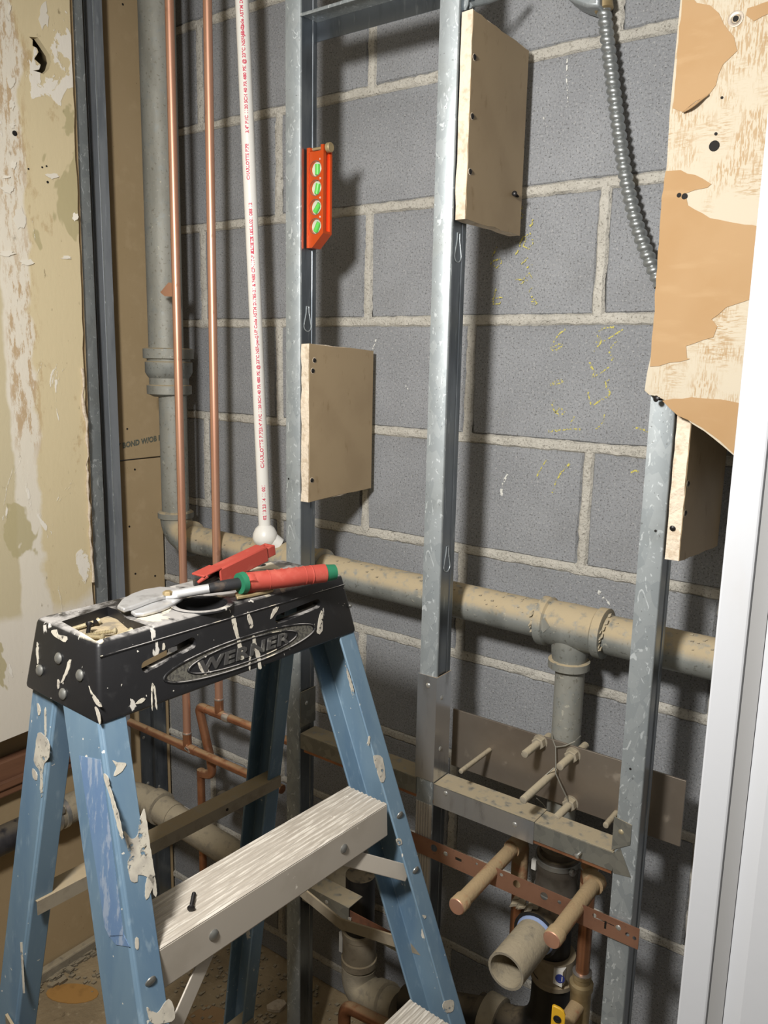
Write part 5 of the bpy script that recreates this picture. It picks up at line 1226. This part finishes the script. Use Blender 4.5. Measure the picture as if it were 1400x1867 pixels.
# latch piece under the grip
lt = tag(G().prism([TP(a, b, .0012) for a, b in ((428,1086),(450,1078),(502,1070),(498,1080),(455,1090),(432,1094))], LZ*.004).obj('metal_latch', M['brass'], bevel=.001), 'small tarnished metal latch under the red grip', 'latch')

# screws in the tray
labs = ['black screw standing head up among the yellow screws in the tray', 'yellow screw lying along the back of the ladder tray', 'yellow screw with a dark socket head pointing at the right of the tray', 'dusty screw lying nearest the front corner of the tray', 'short screw half buried in the middle of the tray', 'long screw lying along the right side of the tray']
tray_z = ZTOP - .0105
def lay(kind, head, tip, lab, dz0=.004, dz1=.003):
    a_, b_ = ZP(head[0], head[1], tray_z+dz0), ZP(tip[0], tip[1], tray_z+dz1)
    o_ = copy_mesh(TPL[kind], 'screw', None, frame(a_, b_-a_)); tag(o_, lab, 'screw', 'screws in the ladder tray'); return o_
lay('black', (163,1137), (160,1156), labs[0], .010, .002); lay('gold', (180,1132), (132,1147), labs[1]); lay('gold', (212,1150), (160,1158), labs[2], .006, .003)
lay('gold', (188,1162), (150,1160), labs[3]); lay('black', (176,1133), (165,1141), labs[4], .005, .001); lay('gold', (240,1150), (192,1168), labs[5])
# screw standing on the upper step
hs = LO.z-.305
a_, b_ = ZP(348,1656,hs+.0045), ZP(353,1632,hs+.003)
o_ = copy_mesh(TPL['black'], 'screw', None, frame(a_, b_-a_)); tag(o_, 'black screw lying on the upper ladder step', 'screw')

# ------------------------------------------------------------------ floor litter
r = random.Random(31)
def chip(name, lab, cat, cx, cy, sx, sy, h, m, seed, rot=0, group=None):
    rr = random.Random(seed); P = []
    for i in range(9):
        an = 2*math.pi*i/9; x, y = sx*math.cos(an)*rr.uniform(.75,1.1), sy*math.sin(an)*rr.uniform(.75,1.1)
        P.append((cx + x*math.cos(rot)-y*math.sin(rot), cy + x*math.sin(rot)+y*math.cos(rot), .0005))
    o_ = G().prism(P, (0,0,h)).obj(name, M[m], bevel=.0008); tag(o_, lab, cat, group); return o_
p = ZP(130,1815,0); 
P = []
for i in range(18):
    an = 2*math.pi*i/18; q = ZP(132 + 48*math.cos(an), 1812 + 18*math.sin(an), .0004); P.append(q)
tag(G().prism(P, (0,0,.0016)).obj('adhesive_patch', M['stain']), 'ochre stained patch on the floor beside the ladder leg', 'patch')
g = G()
for i in range(420):
    x = XC + .012 + abs(r.gauss(0, .018)); y = r.uniform(-1.0, -.02); s_ = r.uniform(.002, .009)
    g.obox((x, y, s_*.4), Vector((s_,r.uniform(-.3,.3)*s_,.2*s_)), Vector((r.uniform(-.3,.3)*s_, s_*r.uniform(.6,1.2), 0)), Vector((.2*s_,0,s_*.6)))
for i in range(1500):
    x = r.uniform(-.55, .84); y = r.uniform(-.34, -.02); s_ = r.uniform(.001, .0045)
    g.obox((x, y, s_*.4), Vector((s_,r.uniform(-.3,.3)*s_,.2*s_)), Vector((r.uniform(-.3,.3)*s_, s_*r.uniform(.6,1.2), 0)), Vector((.2*s_,0,s_*.6)))
tag(g.obj('rubble', M['pipe_dusty'], smooth=False), 'mortar crumbs and rubble scattered along the wall bases', 'rubble', kind='stuff')
g = G(); g.box((XC+.002, -1.2, .0), (XC+.022, -.10, .028)); tag(g.obj('sill_strip', M['pipe_dusty'], smooth=False, bevel=.004), 'crumbling plaster strip along the foot of the left wall', 'plaster strip')
chip('cardboard_scrap', 'torn piece of cardboard on the rubble behind the ladder', 'cardboard', *ZP(385,1855,0).to_2d(), .05, .035, .002, 'tornpaper', 3, .5)
chip('drywall_crumb', 'pale drywall crumb near the base of the left stud', 'crumb', *ZP(505,1838,0).to_2d(), .022, .016, .008, 'gypsum', 5, .9)

# repeats carry their group
GROUPS = {'metal_stud': 'steel studs of the framing', 'metal_track': 'steel tracks between the studs', 'drywall_scrap': 'drywall scraps screwed to the studs',
          'threaded_rod': 'rods of the steel backing plate', 'copper_pipe': 'copper water pipes', 'waste_pipe': 'lower waste pipes', 'copper_strap': 'copper straps'}
for o in bpy.data.objects:
    n_ = o.name.split('.')[0]
    if o.parent is None and n_ in GROUPS: o['group'] = GROUPS[n_]
    if '_org' in o: del o['_org']
